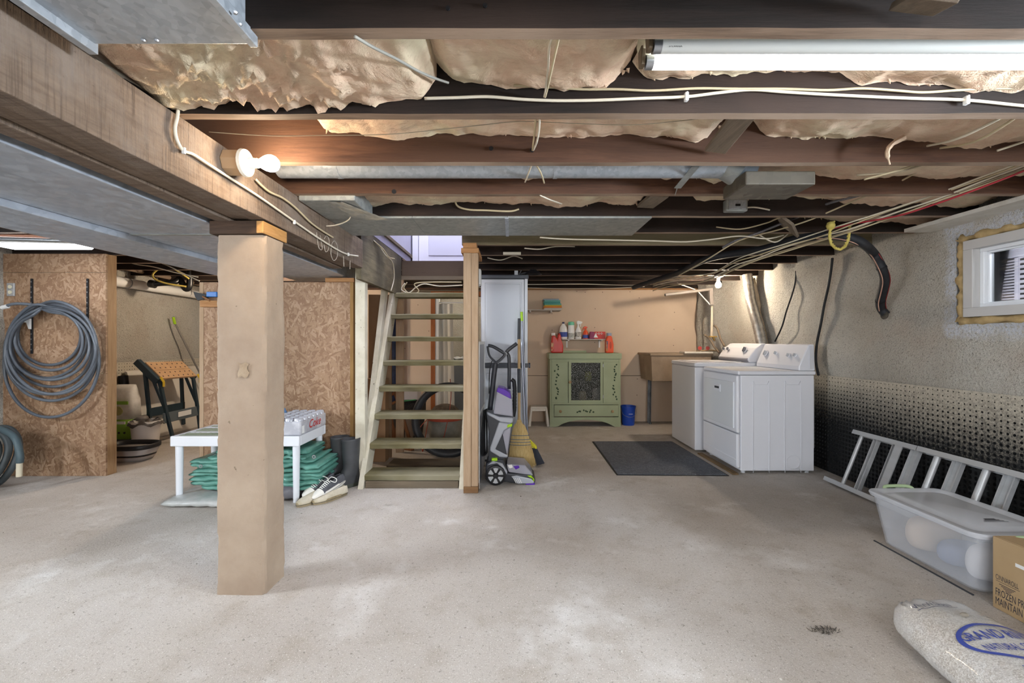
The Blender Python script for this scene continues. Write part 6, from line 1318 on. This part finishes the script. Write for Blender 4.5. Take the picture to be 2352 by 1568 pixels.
make_shoe('old cream sneaker on the floor beneath the laced grey sneaker', (-1.368, 3.285, 0), (0, 0, math.radians(-124)), OLD, OLDS, OLD, False); make_shoe('old worn sneaker on the floor beneath the farther grey sneaker', (-1.475, 3.245, 0), (0, 0, math.radians(-118)), OLD, OLDS, OLD, False)
make_shoe('grey canvas sneaker with white laces resting on an old cream sneaker', (-1.385, 3.31, .056), (math.radians(4), math.radians(14), math.radians(-122)), CAN, SOL, SOL); make_shoe('farther grey canvas sneaker with toe beside the table leg', (-1.478, 3.345, .056), (math.radians(-6), math.radians(14), math.radians(-118)), CAN, SOL, SOL)

# ================================================================== RIGHT FOREGROUND
ld = thing('aluminium_ladder', 'aluminium extension ladder lying on edge against the right wall', 'ladder', (2.76, 2.7, 0)); a0, a1 = Vector((2.685, 0, .02)), Vector((2.85, 0, .435)); up = (a1-a0).normalized(); nn = Vector((up.z, 0, -up.x))
def rail(p, y0, y1, w=.07, off=0):
    c = p+nn*off; return B().obox((c.x, (y0+y1)/2, c.z), (0, (y1-y0)/2, 0), nn*w/2, up*.005).obox((c.x-nn.x*w/2, (y0+y1)/2, c.z-nn.z*w/2), (0, (y1-y0)/2, 0), nn*.004, up*.017).obox((c.x+nn.x*w/2, (y0+y1)/2, c.z+nn.z*w/2), (0, (y1-y0)/2, 0), nn*.004, up*.017)
rail(a0, .9, 3.70).build('rail', ALU, ld); rail(a1, 3.03, 3.60).build('rail', ALU, ld); rail(a1, .9, 3.02, off=-.006).build('rail', ALU, ld)
for y, kind in ((3.53,'r'),(3.38,'f'),(3.20,'w'),(3.05,'w'),(2.90,'R'),(2.76,'w'),(2.60,'R'),(2.47,'w'),(2.30,'R'),(2.16,'w'),(2.0,'R'),(1.7,'R'),(1.4,'R')):
    p, q = Vector((a0.x, y, a0.z)), Vector((a1.x, y, a1.z))
    if kind in 'rR': B().cyl(p-nn*.008, q-nn*.008, .014 if kind == 'r' else .019, n=14).build('rung', ALU, ld, smooth=True)
    else:
        w = .035 if kind == 'f' else .055
        B().obox((p+q)/2, (q-p)/2, (0, w/2, 0), nn*.004).obox((p+q)/2+Vector((0,-w/2,0))-nn*.01, (q-p)/2, (0,.003,0), nn*.014).obox((p+q)/2+Vector((0,w/2,0))-nn*.01, (q-p)/2, (0,.003,0), nn*.014).build('rung', ALU, ld)
p, q = Vector((a0.x,3.165,a0.z)), Vector((a1.x,3.165,a1.z)); B().obox((p+q)/2-nn*.034, (q-p)/2*1.03, (0,.03,0), nn*.002).build('brace_plate', ALU, ld)
for y in (3.145, 3.185): B().cyl(q+Vector((0,y-3.165,-.02))-nn*.036, q+Vector((0,y-3.165,-.02))-nn*.041, .005, n=8).build('bolt', DARK, ld)
# translucent bin
def clear(name, col, alpha, rough=.25):
    s = N(name); return s.set(lin(col), rough, 0, .5, Alpha=alpha)
BINP = clear('bin_frost', '#f0f4fc', .22, .3); LIDP = clear('lid_frost', '#e6e9f0', .5, .25)
bn = thing('storage_bin', 'translucent lidded storage bin in front of the ladder', 'storage bin', (2.33, 2.3, 0))
def rr(x0, y0, x1, y1, z, r=.05, n=6):
    out = []
    for cx, cy, a0_ in ((x1-r,y1-r,0),(x0+r,y1-r,PI/2),(x0+r,y0+r,PI),(x1-r,y0+r,1.5*PI)):
        for i in range(n+1): a = a0_+PI/2*i/n; out.append((cx+r*math.cos(a), cy+r*math.sin(a), z))
    return out
B().loft([rr(2.20,2.06,2.50,2.54,.004,.04), rr(2.175,2.035,2.525,2.565,.02,.05), rr(2.13,1.995,2.56,2.605,.285,.06), rr(2.122,1.987,2.568,2.613,.287,.06), rr(2.122,1.987,2.568,2.613,.295,.06), rr(2.135,2.0,2.555,2.6,.295,.06), rr(2.18,2.04,2.52,2.56,.025,.05)]).build('tub', BINP, bn, smooth=True)
lid = B().loft([rr(2.118,1.983,2.572,2.617,.285,.062), rr(2.113,1.978,2.577,2.622,.300,.064), rr(2.118,1.983,2.572,2.617,.309,.06), rr(2.15,2.015,2.54,2.585,.309,.05), rr(2.165,2.03,2.525,2.57,.300,.045), rr(2.18,2.045,2.51,2.555,.300,.04), rr(2.20,2.065,2.49,2.535,.312,.04)]).build('lid', LIDP, bn, smooth=True)
HG = clear('handle_green', '#b8cfa4', .85)
for y in (2.622, 1.965): B().tube([(2.25,y,.295),(2.27,y+(.02 if y > 2.3 else -.02),.312),(2.40,y+(.02 if y > 2.3 else -.02),.312),(2.42,y,.295)], .010, 8).build('handle', HG, lid, smooth='all')
INK = M('ink_dark', '#3a3a40', rough=.6)
for i in range(4): bx('lid_print', INK, lid, 2.30+.012*i, 2.12+.01*i, .3122, 2.42-.01*i, 2.124+.012*i, .3126)
for i, (x0, y0, x1, y1, z0, z1, c, lab) in enumerate(((2.22,2.36,2.50,2.52,.03,.20,'#cdb9a6','beige bundle at the far end inside the translucent bin'),(2.24,2.20,2.46,2.35,.03,.14,'#7f8aa6','blue-grey bundle in the middle inside the translucent bin'),(2.23,2.07,2.48,2.19,.03,.19,'#d8d5d6','white bundle at the near end inside the translucent bin'))):
    m = B(); cxx, cyy = (x0+x1)/2, (y0+y1)/2
    m.lathe([(max(.02, math.sin(PI*t/14)**.35), (z0+z1)/2-(z1-z0)/2*math.cos(PI*t/14)) for t in range(15)], (cxx,cyy,0), 28, sx=(x1-x0)/2, sy=(y1-y0)/2); tag(m.build('bin_bundle', M('bundle_%d' % i, c, rough=.8, bump=.5, bsc=20), smooth='all'), lab, 'bundle', 'bundles inside the bin')
tag(B().box(2.158, 2.04, .0, 2.166, 2.60, .005).build('bin_shadow_strip', DARK), 'thin dark strip standing in for the shadow on the floor at the foot of the translucent bin', 'lath')  # dark strip modelled in place of the bin's shadow line
# cardboard box
cb_ = thing('cardboard_box', 'cardboard frozen-food carton with printed lettering at the right edge', 'box', (2.40, 1.78, 0)); CBM = M('cardboard', '#ae9470', '#a48a66', 3, rough=.85); X0, Y1 = 2.16, 1.955
for q in ((X0,1.56,.002,X0+.005,Y1,.318),(2.62,1.56,.002,2.625,Y1,.318),(X0+.005,Y1-.005,.002,2.62,Y1,.318),(X0+.005,1.56,.002,2.62,1.565,.318),(X0+.005,1.565,.002,2.62,Y1-.005,.007)): bx('wall_sheet', CBM, cb_, *q)
B().add([(X0+.006,1.57,.316),(X0+.006,1.95,.316),(2.38,1.95,.308),(2.38,1.57,.308),(X0+.006,1.57,.320),(X0+.006,1.95,.320),(2.38,1.95,.312),(2.38,1.57,.312)], [(0,1,2,3),(7,6,5,4),(0,4,5,1),(1,5,6,2),(2,6,7,3),(3,7,4,0)]).build('flap', CBM, cb_); bx('flap', CBM, cb_, 2.39, 1.57, .312, 2.615, 1.95, .316)
def ctext(nm, s, x0, y0, w, h, **k): text(nm, s, INK, cb_, (X0-.0006, y0, x0), (0, -w, 0), (0, 0, h), **k)
ctext('lettering', 'CINNAROLL', .133, 1.944, .088, .022); bx('rule', INK, cb_, X0-.0006, 1.852, .126, X0-.0002, 1.943, .1275)
for i in range(4): bx('small_print', INK, cb_, X0-.0006, 1.868+.006*i, .115-.006*i, X0-.0002, 1.93-.008*i, .1175-.006*i)
ctext('lettering', 'FROZEN PRO', .062, 1.944, .125, .032) ; ctext('lettering', 'MAINTAIN A', .022, 1.944, .125, .032); bx('sticker', WHITE2, cb_, X0-.0008, 1.80, .225, X0-.0002, 1.868, .240)
# stone bag
bg = thing('stone_bag', 'clear plastic bag of pale stone chips with blue oval print', 'bag', (1.67, 1.45, 0))
def bagp(u, v, fine=True):   # u around the girth 0..1, v along the length (0 far end, 1 near end)
    y = 1.80-.98*v; e = max(.02, 1-abs(2*v-1)**9)**.5; e = e*(.90+.1*min(1, v*3.2)); a = 2*PI*u
    c, q = math.cos(a), math.sin(a); hx = .180*e; hz = .090*e
    x = 1.662+hx*math.copysign(abs(c)**.75, c); z = .09+hz*math.copysign(abs(q)**.8, q)
    z -= .012*(1-e) 
    d = .007*fbm((x*7, y*7, z*7), 2)+(.0025*fbm((x*60, y*60, z*60), 2) if fine else .001)+.006*math.sin(a*13+2*math.sin(a*3))*max(0, 1-v*5.5)
    return Vector((x+d, y+d*.5, max(.002, z+d)))
def bagmat():
    s = N('stone_chips'); v = s.voro(270); bw = s.n('SeparateColor'); s.l(v.outputs['Color'], bw.inputs[0])
    col = s.ramp(bw.outputs[0], [(0, lin('#a8a199')), (.4, lin('#c6c1ba')), (.8, lin('#e0ddd8')), (1, lin('#b9b0a5'))]); col = s.mix(s.step(s.noise(5, 4), .4, .7), col, lin('#d4d6d8'))
    s.bump(s.math('ADD', v.outputs['Distance'], s.noise(14, 4)), .25, .006); return s.set(col, .3, 0, .6, Coat_Weight=.8, Coat_Roughness=.12)
B().grid(lambda u, v: tuple(bagp(u, v)), 64, 110, closed_u=True).build('sack', bagmat(), bg, smooth='all')
PRB = M('print_blue', '#3f4fa0', rough=.4); PRG = M('print_grey', '#4c4f66', rough=.5)
def onbag(x, y):   # drop a print point on the sack's upper side
    v = (1.80-y)/.98; e = max(.02, 1-abs(2*v-1)**9)**.5; e = e*(.90+.1*min(1, v*3.2)); hx = .180*e
    c = max(-1, min(1, (x-1.662)/hx)); c = math.copysign(abs(c)**(1/.75), c); u = math.acos(c)/(2*PI); p = bagp(u, v, False); return p+Vector((0,0,.0022))
def bagtext(nm, s, x0, y0, w, h, mat, **k):
    vs, fs = text_mesh(s, **k); B().add([onbag(x0+w*a, y0+h*b) for a, b in vs], fs).build(nm, mat, bg, fix=False)
bagtext('lettering', 'GRAND RIVER', 1.535, 1.475, .265, .040, PRB, bold=.012); bagtext('lettering', 'NATURAL STONE', 1.565, 1.425, .21, .030, PRB, bold=.008)
ov = []
for r_, s_ in ((1.0, 1), (.90, 1)): ov.append([onbag(1.668+.150*r_*math.cos(2*PI*i/64), 1.468+.085*(r_ if r_ == 1 else .86)*math.sin(2*PI*i/64)) for i in range(64)])
B().add(ov[0]+ov[1], [(i, (i+1)%64, 64+(i+1)%64, 64+i) for i in range(64)]).build('oval_print', PRB, bg, fix=False)
bagtext('lettering', 'WWW.GRAN', 1.555, 1.675, .14, .026, PRG); bagtext('lettering', 'FERGUS', 1.59, 1.345, .06, .014, PRB); bagtext('lettering', 'HAMILTON', 1.68, 1.345, .07, .014, PRB); bagtext('lettering', '519-843', 1.59, 1.32, .06, .014, PRB)
B().add([onbag(1.555+.15*i/12, 1.668) for i in range(13)]+[onbag(1.555+.15*i/12, 1.665) for i in range(13)], [(i, i+1, 14+i, 13+i) for i in range(12)]).build('rule', PRG, bg, fix=False)
p = onbag(1.66, 1.60); tag(B().lathe([(.0,-.004),(.011,0),(.012,.005),(.007,.010),(0,.011)], p, 8, sx=1.3, sy=.7).build('pebble', M('pebble', '#8b8479', rough=.9)), 'small grey pebble lying on the bag of stone chips', 'pebble')
# debris on the floor
rnd = random.Random(12); k = 0
m = B(); p = W(1893, 1450, 1.786)
for i in range(60):
    a = rnd.uniform(0, 6.28); d = rnd.random()**.6*.05; c = Vector((p.x+d*math.cos(a)*1.2, p.y+d*math.sin(a)*.5, .004)); b = rnd.uniform(0, 6.28); m.cyl(c, c+Vector((math.cos(b)*.012, math.sin(b)*.012, rnd.uniform(0,.010))), .0016, .001, 3)
o = m.build('lint_tuft', M('lint', '#4a4540', rough=1)); tag(o, 'dark tuft of lint on the concrete floor left of the stone bag', 'lint', kind='stuff')
m = B()
for i in range(260):
    x, y = rnd.uniform(-3.2, 2.6), 1.0+rnd.random()**1.4*3.2; s_ = .0015+.004*rnd.random()**3; m.lathe([(s_,0),(s_*.9,s_*.7),(0,s_)], (x,y,0), 5)
tag(m.build('floor_grit', M('grit', '#5f574d', '#d9d4cb', 8, rough=1)), 'scattered grit and crumbs across the concrete floor', 'grit', kind='stuff')

tag(B().bar((1.985,4.60,.009),(1.995,3.88,.009),.05,.014,up=(0,0,1)).build('floor_strip', wood('strip_brown', '#7d6648', '#5f4c34', axis='Y')), 'worn brown wooden strip on the floor along the dryer front', 'strip')
p = W(1176, 583, 3.92); tag(bx('cable_cover', M('cover_cream', '#d9d3c2', rough=.5), None, p.x-.08, 3.885, p.z-.012, p.x+.08, 3.918, p.z+.012, bevel=.004), 'small cream cable cover on the joist beside the tall cabinet', 'cover')
hk = thing('white_rack', 'small white slotted rack on the partition beside the tall cabinet', 'rack', (-.27, 3.7, 1.6)); bx('plate', WHITE2, hk, -.288, 3.62, 1.66, -.276, 3.74, 1.80, bevel=.003)
for i in range(4): bx('bar', WHITE2, hk, -.276, 3.63+.028*i, 1.665, -.262, 3.645+.028*i, 1.795, bevel=.002)
